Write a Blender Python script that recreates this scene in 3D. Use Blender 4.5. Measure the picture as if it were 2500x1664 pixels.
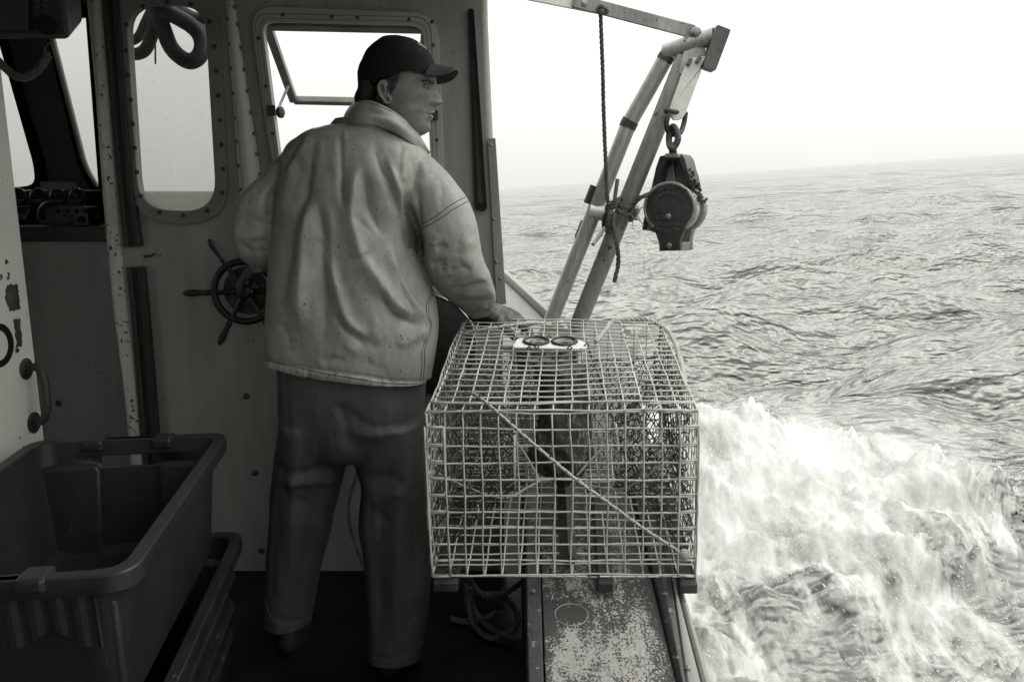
import bpy, bmesh, math, random
import numpy as np
from mathutils import Vector, Matrix
from mathutils.bvhtree import BVHTree

for o in list(bpy.data.objects):
    bpy.data.objects.remove(o)
random.seed(7)
SC = bpy.context.scene
COL = SC.collection

# ------------------------------------------------------------------ camera
CAM_H, PITCH, LENS = 1.38, math.radians(10.94), 28.0
cam = bpy.data.cameras.new('camera')
cam.lens = LENS
cam.sensor_width = 36.0
cam.clip_start = 0.05
cam.clip_end = 20000
cam_ob = bpy.data.objects.new('camera', cam)
cam_ob.location = (0, 0, CAM_H)
cam_ob.rotation_euler = (math.pi / 2 - PITCH, 0, 0)
COL.objects.link(cam_ob)
SC.camera = cam_ob

# ------------------------------------------------------------------ world, sun, exposure
SUN_EL, SUN_AZ = 42, 84           # the bright side of the overcast, over the starboard beam (azimuth from the bow, clockwise)
w = bpy.data.worlds.new('World')
SC.world = w
w.use_nodes = True
nt = w.node_tree
nt.nodes.clear()
n_out = nt.nodes.new('ShaderNodeOutputWorld')
n_bg = nt.nodes.new('ShaderNodeBackground')
n_sky = nt.nodes.new('ShaderNodeTexSky')
n_sky.sky_type = 'NISHITA'
n_sky.sun_disc = False
n_sky.sun_elevation = math.radians(SUN_EL)
n_sky.sun_rotation = math.radians(SUN_AZ)
n_sky.dust_density = 6
n_bw = nt.nodes.new('ShaderNodeRGBToBW')
n_co = nt.nodes.new('ShaderNodeTexCoord')
n_sep = nt.nodes.new('ShaderNodeSeparateXYZ')
n_ns = nt.nodes.new('ShaderNodeTexNoise')
n_ns.inputs['Scale'].default_value = 2.2
n_ns.inputs['Detail'].default_value = 3
n_map = nt.nodes.new('ShaderNodeMapRange')   # overcast dome: brighter towards the zenith
n_map.inputs['From Min'].default_value = 0.0
n_map.inputs['From Max'].default_value = 1.0
n_map.inputs['To Min'].default_value = 8.8
n_map.inputs['To Max'].default_value = 29.0
n_a = nt.nodes.new('ShaderNodeMath'); n_a.operation = 'MULTIPLY'; n_a.inputs[1].default_value = 0.05
n_b = nt.nodes.new('ShaderNodeMath'); n_b.operation = 'ADD'
n_c = nt.nodes.new('ShaderNodeMath'); n_c.operation = 'MULTIPLY_ADD'; n_c.inputs[1].default_value = 1.4; n_c.inputs[2].default_value = -0.7
n_d = nt.nodes.new('ShaderNodeMath'); n_d.operation = 'ADD'
n_mix = nt.nodes.new('ShaderNodeMix'); n_mix.data_type = 'RGBA'; n_mix.blend_type = 'MULTIPLY'
n_mix.inputs['Factor'].default_value = 1
n_mix.inputs[7].default_value = (1.0, 0.998, 0.965, 1)
L = nt.links.new
L(n_co.outputs['Generated'], n_sep.inputs[0])
L(n_co.outputs['Generated'], n_sky.inputs[0])
L(n_co.outputs['Generated'], n_ns.inputs['Vector'])
L(n_sep.outputs['Z'], n_map.inputs['Value'])
L(n_sky.outputs[0], n_bw.inputs[0])
L(n_bw.outputs[0], n_a.inputs[0])
L(n_a.outputs[0], n_b.inputs[0])
L(n_map.outputs[0], n_b.inputs[1])
L(n_ns.outputs[0], n_c.inputs[0])
L(n_c.outputs[0], n_d.inputs[0])
L(n_b.outputs[0], n_d.inputs[1])
L(n_d.outputs[0], n_mix.inputs[6])
L(n_mix.outputs[2], n_bg.inputs['Color'])
n_bg.inputs['Strength'].default_value = 0.1
L(n_bg.outputs[0], n_out.inputs['Surface'])

sun = bpy.data.lights.new('sun', 'SUN')
sun.energy = 0.7
sun.angle = math.radians(25)
sun.color = (1.0, 0.98, 0.93)
sun_ob = bpy.data.objects.new('sun', sun)
sd = Vector((math.sin(math.radians(SUN_AZ)) * math.cos(math.radians(SUN_EL)),
             math.cos(math.radians(SUN_AZ)) * math.cos(math.radians(SUN_EL)), math.sin(math.radians(SUN_EL))))
sun_ob.rotation_euler = sd.to_track_quat('Z', 'Y').to_euler()
sun_ob.location = (6, -6, 8)
COL.objects.link(sun_ob)

SC.view_settings.view_transform = 'Standard'
SC.view_settings.look = 'None'
SC.view_settings.exposure = 0.0
SC.view_settings.gamma = 1.0
SC.view_settings.use_curve_mapping = False
SC.cycles.use_denoising = True
SC.cycles.max_bounces = 8
SC.cycles.volume_bounces = 2
SC.cycles.volume_step_rate = 1.0
SC.cycles.diffuse_bounces = 5
SC.cycles.transparent_max_bounces = 12
SC.cycles.caustics_reflective = False
SC.cycles.caustics_refractive = False

# ------------------------------------------------------------------ photo-pixel rays (2500 x 1664) -> points in the boat
FPX = LENS / 36.0 * 2500
CP, SP = math.cos(PITCH), math.sin(PITCH)
CAM = np.array([0, 0, CAM_H])


def ray(u, v):
    x, y = (u - 1250) / FPX, -(v - 832) / FPX
    return np.array([x, CP + y * SP, -SP + y * CP])


def PD(u, v, d): return CAM + ray(u, v) * d
def PY(u, v, Y): r = ray(u, v); return CAM + r * (Y / r[1])
def PX(u, v, X): r = ray(u, v); return CAM + r * (X / r[0])
def PZ(u, v, Z): r = ray(u, v); return CAM + r * ((Z - CAM_H) / r[2])


def PP(u, v, p0, n):
    r = ray(u, v); n = np.array(n, float)
    return CAM + r * (np.dot(np.array(p0) - CAM, n) / np.dot(r, n))


def project(V):
    V = np.asarray(V, float)
    d = V[:, 1] * CP + (CAM_H - V[:, 2]) * SP
    y = ((V[:, 2] - CAM_H) * CP + V[:, 1] * SP) / d
    x = V[:, 0] / d
    return np.stack([x * FPX + 1250, 832 - y * FPX], 1)


# ------------------------------------------------------------------ objects
def tag(o, label=None, cat=None, group=None, kind=None):
    if label: o['label'] = label
    if cat: o['category'] = cat
    if group: o['group'] = group
    if kind: o['kind'] = kind
    return o


def thing(name, label, cat, loc=(0, 0, 0), group=None):
    o = bpy.data.objects.new(name, None)
    o.empty_display_size = 0.1
    o.location = loc
    COL.objects.link(o)
    return tag(o, label, cat, group)


def adopt(o, parent):
    o.parent = parent
    if parent is not None and parent.type == 'EMPTY':
        o.matrix_parent_inverse = Matrix.Translation(-Vector(parent.location))
    return o


def mesh_obj(name, V, F, mat, parent=None, smooth=True, bevel=0, sub=0, solid=0, auto=40, label=None):
    me = bpy.data.meshes.new(name)
    me.from_pydata([tuple(map(float, p)) for p in V], [], [tuple(f) for f in F])
    me.validate()
    bm = bmesh.new(); bm.from_mesh(me)
    bmesh.ops.recalc_face_normals(bm, faces=bm.faces)
    bm.to_mesh(me); bm.free()
    return finish(name, me, mat, parent, smooth, bevel, sub, solid, auto, label)


def finish(name, me, mat, parent=None, smooth=True, bevel=0, sub=0, solid=0, auto=40, label=None):
    me.materials.clear()
    me.materials.append(mat)
    o = bpy.data.objects.new(name, me)
    COL.objects.link(o)
    if parent is not None: adopt(o, parent)
    if smooth:
        for p in me.polygons: p.use_smooth = True
        if auto and auto < 180:
            me.set_sharp_from_angle(angle=math.radians(auto))
    if solid:
        m = o.modifiers.new('solid', 'SOLIDIFY'); m.thickness = solid; m.offset = 0
    if bevel:
        m = o.modifiers.new('bevel', 'BEVEL'); m.width = bevel; m.segments = 2; m.limit_method = 'ANGLE'
        m.angle_limit = math.radians(35); m.harden_normals = False
    if sub:
        m = o.modifiers.new('sub', 'SUBSURF'); m.levels = sub; m.render_levels = sub
    if label: o['label'] = label
    return o


class MB:
    def __init__(s): s.V, s.F = [], []
    def add(s, V, F):
        n = len(s.V); s.V += [tuple(p) for p in V]; s.F += [tuple(i + n for i in f) for f in F]; return s
    def obj(s, name, mat, parent=None, **k): return mesh_obj(name, s.V, s.F, mat, parent, **k)


def norm(a):
    a = np.asarray(a, float); return a / (np.linalg.norm(a) + 1e-12)


def tube(P, r, seg=8, closed=False, cap=True, flat=1.0):
    P = np.asarray(P, float); n = len(P)
    R = np.full(n, r, float) if np.isscalar(r) else np.asarray(r, float)
    T = np.zeros_like(P)
    for i in range(n):
        a = P[(i - 1) % n] if (closed or i > 0) else P[i]
        b = P[(i + 1) % n] if (closed or i < n - 1) else P[i]
        T[i] = norm(b - a)
    up = np.array([0, 0, 1.]) if abs(T[0][2]) < .9 else np.array([1., 0, 0])
    N = norm(np.cross(T[0], up)); V = []
    for i in range(n):
        N = norm(N - T[i] * np.dot(N, T[i])); B = np.cross(T[i], N)
        for k in range(seg):
            a = 2 * math.pi * k / seg
            V.append(P[i] + R[i] * (math.cos(a) * N + flat * math.sin(a) * B))
    F = []
    for i in range(n if closed else n - 1):
        j = (i + 1) % n
        for k in range(seg):
            l = (k + 1) % seg
            F.append((i * seg + k, i * seg + l, j * seg + l, j * seg + k))
    if cap and not closed:
        F.append(tuple(range(seg))[::-1]); F.append(tuple((n - 1) * seg + k for k in range(seg)))
    return V, F


def spline(P, n=60, closed=False):
    P = np.asarray(P, float); m = len(P)
    out = []
    segs = m if closed else m - 1
    per = max(2, n // segs)
    for i in range(segs):
        if closed: p0, p1, p2, p3 = P[(i - 1) % m], P[i], P[(i + 1) % m], P[(i + 2) % m]
        else: p0, p1, p2, p3 = P[max(i - 1, 0)], P[i], P[i + 1], P[min(i + 2, m - 1)]
        for k in range(per):
            t = k / per
            out.append(.5 * ((2 * p1) + (-p0 + p2) * t + (2 * p0 - 5 * p1 + 4 * p2 - p3) * t * t + (-p0 + 3 * p1 - 3 * p2 + p3) * t ** 3))
    if not closed: out.append(P[-1])
    return np.array(out)


def resample(P, step):
    P = np.asarray(P, float)
    s = np.concatenate([[0], np.cumsum(np.linalg.norm(np.diff(P, axis=0), axis=1))])
    t = np.linspace(0, s[-1], max(2, int(s[-1] / step) + 1))
    return np.stack([np.interp(t, s, P[:, k]) for k in range(P.shape[1])], 1)


def rope(P, r, pitch=None, strands=3, seg=5, step=None):
    """three-strand laid rope along a path"""
    P = resample(P, step or r * .8); n = len(P); pitch = pitch or r * 7
    mb = MB(); T = np.gradient(P, axis=0); T /= np.linalg.norm(T, axis=1)[:, None] + 1e-9
    up = np.array([0, 0, 1.]) if abs(T[0][2]) < .9 else np.array([1., 0, 0])
    N = norm(np.cross(T[0], up)); Ns = []
    for i in range(n):
        N = norm(N - T[i] * np.dot(N, T[i])); Ns.append(N)
    Ns = np.array(Ns); B = np.cross(T, Ns)
    s = np.concatenate([[0], np.cumsum(np.linalg.norm(np.diff(P, axis=0), axis=1))])
    for k in range(strands):
        a = 2 * math.pi * (s / pitch + k / strands)
        Q = P + .5 * r * (np.cos(a)[:, None] * Ns + np.sin(a)[:, None] * B)
        mb.add(*tube(Q, r * .56, seg))
    return mb.V, mb.F


def box(c, s, R=None):
    hx, hy, hz = s[0] / 2, s[1] / 2, s[2] / 2
    V = np.array([(x, y, z) for x in (-hx, hx) for y in (-hy, hy) for z in (-hz, hz)])
    if R is not None: V = V @ np.array(R).T
    V = V + np.array(c)
    F = [(0, 1, 3, 2), (4, 6, 7, 5), (0, 4, 5, 1), (2, 3, 7, 6), (0, 2, 6, 4), (1, 5, 7, 3)]
    return V, F


def hexa(P):
    """8 corners: bottom 4 (loop) then top 4 (loop)"""
    return [tuple(p) for p in P], [(3, 2, 1, 0), (4, 5, 6, 7), (0, 1, 5, 4), (1, 2, 6, 5), (2, 3, 7, 6), (3, 0, 4, 7)]


def rotz(a): c, s = math.cos(a), math.sin(a); return np.array([[c, -s, 0], [s, c, 0], [0, 0, 1]])
def axes(z, x=(1, 0, 0)):
    z = norm(z); x = np.array(x, float)
    if abs(np.dot(norm(x), z)) > .95: x = np.array([0, 0, 1.])
    x = norm(x - z * np.dot(x, z)); return np.stack([x, np.cross(z, x), z], 1)


def lathe(profile, c, axis=(0, 0, 1), seg=24, cap=True):
    R = axes(axis); V, F = [], []; n = len(profile)
    for (r, h) in profile:
        for k in range(seg):
            a = 2 * math.pi * k / seg
            V.append(np.array(c) + R @ np.array([r * math.cos(a), r * math.sin(a), h]))
    for i in range(n - 1):
        for k in range(seg):
            l = (k + 1) % seg
            F.append((i * seg + k, i * seg + l, (i + 1) * seg + l, (i + 1) * seg + k))
    if cap:
        F.append(tuple(range(seg))[::-1]); F.append(tuple((n - 1) * seg + k for k in range(seg)))
    return V, F


def ball(c, s, seg=10, rings=7, R=None):
    V, F = [], []
    for i in range(1, rings):
        t = math.pi * i / rings
        for k in range(seg):
            a = 2 * math.pi * k / seg
            V.append([math.sin(t) * math.cos(a), math.sin(t) * math.sin(a), math.cos(t)])
    V += [[0, 0, 1], [0, 0, -1]]
    for i in range(rings - 2):
        for k in range(seg):
            l = (k + 1) % seg; F.append((i * seg + k, (i + 1) * seg + k, (i + 1) * seg + l, i * seg + l))
    a, b = (rings - 1) * seg, (rings - 1) * seg + 1
    for k in range(seg):
        l = (k + 1) % seg
        F.append((a, k, l)); F.append((b, (rings - 2) * seg + l, (rings - 2) * seg + k))
    V = np.array(V) * np.array(s)
    if R is not None: V = V @ np.array(R).T
    return V + np.array(c), F


def hexbolt(c, axis, r, h):
    """hex head with a domed washer"""
    mb = MB()
    mb.add(*lathe([(r * 1.35, 0), (r * 1.35, h * .25), (r * 1.1, h * .4)], c, axis, 14))
    mb.add(*lathe([(r, h * .3), (r, h * .9), (r * .8, h)], c, axis, 6))
    return mb.V, mb.F


def screw(c, axis, r, h):
    mb = MB()
    mb.add(*lathe([(r * 1.5, 0), (r * 1.45, h * .2), (r, h * .3), (r * .95, h * .7), (r * .6, h)], c, axis, 12))
    return mb.V, mb.F


def rquad(c, r, n=8):
    """rounded polygon through corner points (2D), r = cut length per corner"""
    c = [np.array(p, float) for p in c]; m = len(c); out = []
    rr = [r] * m if np.isscalar(r) else r
    for i in range(m):
        p, a, b = c[i], c[i - 1], c[(i + 1) % m]
        p1 = p + norm(a - p) * rr[i]; p2 = p + norm(b - p) * rr[i]
        for k in range(n + 1):
            t = k / n
            h = .12   # pull towards a circular arc
            q = (1 - t) ** 2 * p1 + 2 * t * (1 - t) * p + t * t * p2
            out.append(q)
    return np.array(out)


def plate(name, loops, th, fr, mat, parent=None, bevel=0, smooth=False, **k):
    """flat plate with holes. loops: list of Nx2 arrays in the frame fr=(origin, ux, uy); thickness th along -+ normal"""
    cu = bpy.data.curves.new(name, 'CURVE')
    cu.dimensions = '2D'; cu.fill_mode = 'BOTH'; cu.extrude = th / 2
    for lp in loops:
        sp = cu.splines.new('POLY'); sp.points.add(len(lp) - 1)
        for i, p in enumerate(lp): sp.points[i].co = (p[0], p[1], 0, 1)
        sp.use_cyclic_u = True
    tmp = bpy.data.objects.new(name, cu); COL.objects.link(tmp)
    dg = bpy.context.evaluated_depsgraph_get()
    me = bpy.data.meshes.new_from_object(tmp.evaluated_get(dg))
    bpy.data.objects.remove(tmp); bpy.data.curves.remove(cu)
    o, ux, uy = [np.array(a, float) for a in fr]; ux, uy = norm(ux), norm(uy); nn = np.cross(ux, uy)
    M = Matrix(((ux[0], uy[0], nn[0], o[0]), (ux[1], uy[1], nn[1], o[1]), (ux[2], uy[2], nn[2], o[2]), (0, 0, 0, 1)))
    me.transform(M)
    bm = bmesh.new(); bm.from_mesh(me)
    bmesh.ops.remove_doubles(bm, verts=bm.verts, dist=1e-5)
    bmesh.ops.recalc_face_normals(bm, faces=bm.faces)
    bm.to_mesh(me); bm.free()
    return finish(name, me, mat, parent, smooth=smooth, bevel=bevel, **k)


def wallpts(px, Y):
    """photo pixels -> (x, z) on the plane y = Y"""
    return np.array([[PY(u, v, Y)[0], PY(u, v, Y)[2]] for u, v in px])


def wall_frame(Y): return ((0, Y, 0), (1, 0, 0), (0, 0, 1))


def evaluated(o):
    dg = bpy.context.evaluated_depsgraph_get()
    dg.update()
    return bpy.data.meshes.new_from_object(o.evaluated_get(dg))


def fuse(mbs, voxel, smooth_it=6):
    """union of closed shapes as one continuous skin"""
    mb = MB()
    for V, F in mbs: mb.add(V, F)
    me = bpy.data.meshes.new('tmp'); me.from_pydata([tuple(map(float, p)) for p in mb.V], [], mb.F)
    bm = bmesh.new(); bm.from_mesh(me); bmesh.ops.recalc_face_normals(bm, faces=bm.faces); bm.to_mesh(me); bm.free()
    o = bpy.data.objects.new('tmp', me); COL.objects.link(o)
    m = o.modifiers.new('r', 'REMESH'); m.mode = 'VOXEL'; m.voxel_size = voxel; m.adaptivity = 0
    if smooth_it:
        s = o.modifiers.new('s', 'SMOOTH'); s.iterations = smooth_it; s.factor = .5
    out = evaluated(o)
    bpy.data.objects.remove(o)
    return out


def me_co(me):
    a = np.empty(len(me.vertices) * 3); me.vertices.foreach_get('co', a); return a.reshape(-1, 3)


def me_no(me):
    a = np.empty(len(me.vertices) * 3); me.vertices.foreach_get('normal', a); return a.reshape(-1, 3)


def me_set(me, co):
    me.vertices.foreach_set('co', np.asarray(co, float).ravel()); me.update()


def seg_dist(P, line):
    """distance of 2D points to a polyline, and position along it 0..1"""
    best = np.full(len(P), 1e9); pos = np.zeros(len(P)); n = len(line) - 1
    for i in range(n):
        a, b = line[i], line[i + 1]; ab = b - a
        t = np.clip(((P - a) @ ab) / (ab @ ab + 1e-9), 0, 1)
        d = np.linalg.norm(P - a - t[:, None] * ab, axis=1)
        m = d < best; best[m] = d[m]; pos[m] = (i + t[m]) / n
    return best, pos


# ------------------------------------------------------------------ numpy noise
def _hash(i, j, k=0):
    h = (i * 374761393 + j * 668265263 + k * 2147483647) & 0xffffffff
    h = ((h ^ (h >> 13)) * 1274126177) & 0xffffffff
    return ((h ^ (h >> 16)) & 0xffff) / 65535.0


def vnoise(x, y, seed=0):
    xi, yi = np.floor(x).astype(np.int64), np.floor(y).astype(np.int64)
    fx, fy = x - xi, y - yi
    fx, fy = fx ** 3 * (fx * (fx * 6 - 15) + 10), fy ** 3 * (fy * (fy * 6 - 15) + 10)
    a, b = _hash(xi, yi, seed), _hash(xi + 1, yi, seed)
    c, d = _hash(xi, yi + 1, seed), _hash(xi + 1, yi + 1, seed)
    return (a * (1 - fx) + b * fx) * (1 - fy) + (c * (1 - fx) + d * fx) * fy - .5


def fbm(x, y, o=4, seed=0, gain=.5):
    s, a = 0, 1.
    for i in range(o):
        s = s + a * vnoise(x, y, seed + i); x, y, a = x * 2.03 + 17.1, y * 2.03 + 5.7, a * gain
    return s


def sstep(a, b, x): t = np.clip((x - a) / (b - a), 0, 1); return t * t * (3 - 2 * t)


# ------------------------------------------------------------------ materials
def grey(v, t=.93): return (v, v * (.985 + .015 * t), v * t, 1)


def mat(name, v, rough=.5, metal=0., var=.18, vscale=3., stretch=(1, 1, 1), speck=0., sscale=60., sv=.02, sstretch=(1, 1, 1),
        worn=0., wscale=8., wv=.3, bump=.15, bscale=90., bstretch=(1, 1, 1), spec=.5, tint=.93, coat=0., sheen=0.):
    m = bpy.data.materials.new(name); m.use_nodes = True
    t = m.node_tree; N = t.nodes; L = t.links.new
    b = N['Principled BSDF']
    b.inputs['Roughness'].default_value = rough; b.inputs['Metallic'].default_value = metal
    b.inputs['Specular IOR Level'].default_value = spec; b.inputs['Coat Weight'].default_value = coat
    b.inputs['Sheen Weight'].default_value = sheen
    tc = N.new('ShaderNodeTexCoord')

    def noise(scale, st, detail=4, rgh=.55):
        mp = N.new('ShaderNodeMapping'); mp.inputs['Scale'].default_value = st
        L(tc.outputs['Object'], mp.inputs[0])
        n = N.new('ShaderNodeTexNoise'); n.inputs['Scale'].default_value = scale
        n.inputs['Detail'].default_value = detail; n.inputs['Roughness'].default_value = rgh
        L(mp.outputs[0], n.inputs['Vector']); return n.outputs[0]

    def ramp(src, a, c):
        r = N.new('ShaderNodeMapRange'); r.inputs['From Min'].default_value = a; r.inputs['From Max'].default_value = c
        L(src, r.inputs['Value']); return r.outputs[0]

    def mix(f, A, B):
        x = N.new('ShaderNodeMix'); x.data_type = 'RGBA'
        L(f, x.inputs['Factor'])
        for s, c in ((6, A), (7, B)):
            if isinstance(c, tuple): x.inputs[s].default_value = c
            else: L(c, x.inputs[s])
        return x.outputs[2]
    c = mix(ramp(noise(vscale, stretch, 6), .32, .68), grey(v * (1 - var), tint), grey(min(.95, v * (1 + var)), tint))
    fine = ramp(noise(vscale * 14, stretch, 3), .3, .7)
    x = N.new('ShaderNodeMix'); x.data_type = 'RGBA'; x.blend_type = 'MULTIPLY'; x.inputs['Factor'].default_value = 1
    mr = N.new('ShaderNodeMapRange'); mr.inputs['To Min'].default_value = 1 - var * .6; mr.inputs['To Max'].default_value = 1 + var * .3
    L(fine, mr.inputs['Value']); L(c, x.inputs[6]); L(mr.outputs[0], x.inputs[7]); c = x.outputs[2]
    if worn:
        big = noise(wscale, stretch, 8, .65)
        c = mix(ramp(big, .5 + (.5 - worn) * .4, .56 + (.5 - worn) * .4), c, grey(wv, tint))
    if speck:
        a = noise(sscale, sstretch, 3, .5); d = noise(sscale * .11, sstretch, 3, .6)
        s = N.new('ShaderNodeMath'); s.operation = 'MULTIPLY_ADD'; s.inputs[1].default_value = .45
        L(d, s.inputs[0]); L(a, s.inputs[2])
        c = mix(ramp(s.outputs[0], 1.10 - speck * .39, 1.125 - speck * .39), c, grey(sv, tint))
    L(c, b.inputs['Base Color'])
    rr = N.new('ShaderNodeMapRange'); rr.inputs['To Min'].default_value = max(.03, rough - .12); rr.inputs['To Max'].default_value = min(1, rough + .12)
    L(noise(vscale * 3, stretch, 4), rr.inputs['Value']); L(rr.outputs[0], b.inputs['Roughness'])
    if bump:
        bp = N.new('ShaderNodeBump'); bp.inputs['Strength'].default_value = bump; bp.inputs['Distance'].default_value = .004
        L(noise(bscale, bstretch, 5, .6), bp.inputs['Height']); L(bp.outputs[0], b.inputs['Normal'])
    return m


def glass_mat(name, trans=.9, dirt=.15, dirt_v=.3, rough=.05, scale=30, band=None):
    """flat pane: lets most light through, with a film of dirt and a weak reflection"""
    m = bpy.data.materials.new(name); m.use_nodes = True
    t = m.node_tree; N = t.nodes; L = t.links.new; N.clear()
    out = N.new('ShaderNodeOutputMaterial'); tr = N.new('ShaderNodeBsdfTransparent'); tr.inputs[0].default_value = grey(trans, .985)
    gl = N.new('ShaderNodeBsdfGlossy'); gl.inputs['Roughness'].default_value = rough; gl.inputs['Color'].default_value = (1, 1, .97, 1)
    fr = N.new('ShaderNodeValue'); fr.outputs[0].default_value = .035
    df = N.new('ShaderNodeBsdfDiffuse'); df.inputs[0].default_value = grey(dirt_v)
    tl = N.new('ShaderNodeBsdfTranslucent'); tl.inputs[0].default_value = grey(.6)
    md = N.new('ShaderNodeMixShader'); md.inputs[0].default_value = .5
    L(df.outputs[0], md.inputs[1]); L(tl.outputs[0], md.inputs[2])
    tc = N.new('ShaderNodeTexCoord'); ns = N.new('ShaderNodeTexNoise'); ns.inputs['Scale'].default_value = scale; ns.inputs['Detail'].default_value = 8
    ns.inputs['Roughness'].default_value = .7
    L(tc.outputs['Object'], ns.inputs[0])
    mr = N.new('ShaderNodeMapRange'); mr.inputs['From Min'].default_value = .5; mr.inputs['From Max'].default_value = .75
    mr.inputs['To Min'].default_value = dirt * .5; mr.inputs['To Max'].default_value = min(.9, dirt * 2.5)
    L(ns.outputs[0], mr.inputs['Value']); fac = mr.outputs[0]
    if band is not None:        # a film of dried salt standing in the bottom of the pane, up to height band
        sp = N.new('ShaderNodeSeparateXYZ'); L(tc.outputs['Object'], sp.inputs[0])
        b2 = N.new('ShaderNodeMapRange'); b2.inputs['From Min'].default_value = band - .003; b2.inputs['From Max'].default_value = band + .003
        b2.inputs['To Min'].default_value = 1; b2.inputs['To Max'].default_value = 0
        L(sp.outputs['Z'], b2.inputs['Value'])
        n2 = N.new('ShaderNodeTexNoise'); n2.inputs['Scale'].default_value = 140; n2.inputs['Detail'].default_value = 4; L(tc.outputs['Object'], n2.inputs[0])
        m2 = N.new('ShaderNodeMapRange'); m2.inputs['From Min'].default_value = .3; m2.inputs['From Max'].default_value = .7
        m2.inputs['To Min'].default_value = .9; m2.inputs['To Max'].default_value = .6; L(n2.outputs[0], m2.inputs['Value'])
        mu = N.new('ShaderNodeMath'); mu.operation = 'MULTIPLY'; L(b2.outputs[0], mu.inputs[0]); L(m2.outputs[0], mu.inputs[1])
        mx = N.new('ShaderNodeMath'); mx.operation = 'MAXIMUM'; L(mu.outputs[0], mx.inputs[0]); L(fac, mx.inputs[1]); fac = mx.outputs[0]
    a = N.new('ShaderNodeMixShader'); L(fac, a.inputs[0]); L(tr.outputs[0], a.inputs[1]); L(md.outputs[0], a.inputs[2])
    c = N.new('ShaderNodeMixShader'); L(fr.outputs[0], c.inputs[0]); L(a.outputs[0], c.inputs[1]); L(gl.outputs[0], c.inputs[2])
    L(c.outputs[0], out.inputs['Surface'])
    return m


M = {}
M['wall'] = mat('grey_gelcoat', .25, .42, var=.2, vscale=3, stretch=(1, 1, .12), speck=.36, sscale=95, sv=.03, bump=.06, bscale=30)
M['white'] = mat('white_gelcoat', .66, .4, var=.08, vscale=1.5, stretch=(1, 1, .3), speck=.4, sscale=75, sv=.08, sstretch=(1, 1, .5), bump=.05, bscale=30)
M['trim'] = mat('worn_white_trim', .5, .45, var=.2, vscale=6, stretch=(1, 1, .25), speck=.62, sscale=70, sv=.05, bump=.1)
M['frame'] = mat('grey_window_frame', .17, .4, var=.2, vscale=5, speck=.3, sscale=50, bump=.08)
M['alu'] = mat('aluminium', .22, .4, metal=.4, var=.2, vscale=7, stretch=(1, 1, .2), speck=.25, bump=.1)
M['rubber'] = mat('black_rubber', .010, .6, var=.3, bump=.2, spec=.15)
M['wood'] = mat('dark_wood', .02, .5, var=.5, vscale=5, stretch=(6, 6, .4), bump=.3, bscale=40, bstretch=(3, 3, .3))
M['blackpaint'] = mat('black_plastic', .018, .45, var=.25, bump=.1)
M['steel'] = mat('bolt_steel', .22, .35, metal=.7, var=.25, bump=.1)
M['darksteel'] = mat('dark_iron', .045, .5, metal=.3, var=.5, vscale=20, bump=.5, bscale=120)
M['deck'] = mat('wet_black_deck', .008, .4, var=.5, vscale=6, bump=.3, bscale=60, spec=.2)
# ------------------------------------------------------------------ sea (the boat heels to starboard, so the sea stands 3.8 degrees off the deck)
HEEL = math.tan(math.radians(3.8))
SEA0 = -.34


def sea_z(x, y, r, spacing):
    rs = np.random.RandomState(11)
    z = np.zeros_like(x)
    for i in range(96):
        lam = .22 * (130 ** (i / 95.0))          # 0.22 m .. 29 m
        th = rs.normal(0, .46) + math.radians(99) # running along the view, crests across it
        k = 2 * math.pi / lam
        a = .0080 * lam ** 1.0 * (.4 + 1.2 * rs.rand()) / (1 + (lam / 6.0) ** 1.6) * (1 + .8 * math.exp(-(math.log(lam / 2.4) / .7) ** 2))
        ph = rs.rand() * 6.283
        keep = np.clip((lam / (3.2 * spacing)) - 1, 0, 1)
        p = k * (x * math.cos(th) + y * math.sin(th)) + ph
        z += a * keep * (np.sin(p) - .34 * np.cos(2 * p))
    # groups of higher and lower water
    return z * (1 + .9 * vnoise(x * .35 + 5, y * .22, 7))


ROT_F = math.radians(-24)   # the wash streams aft and away from the hull


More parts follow.
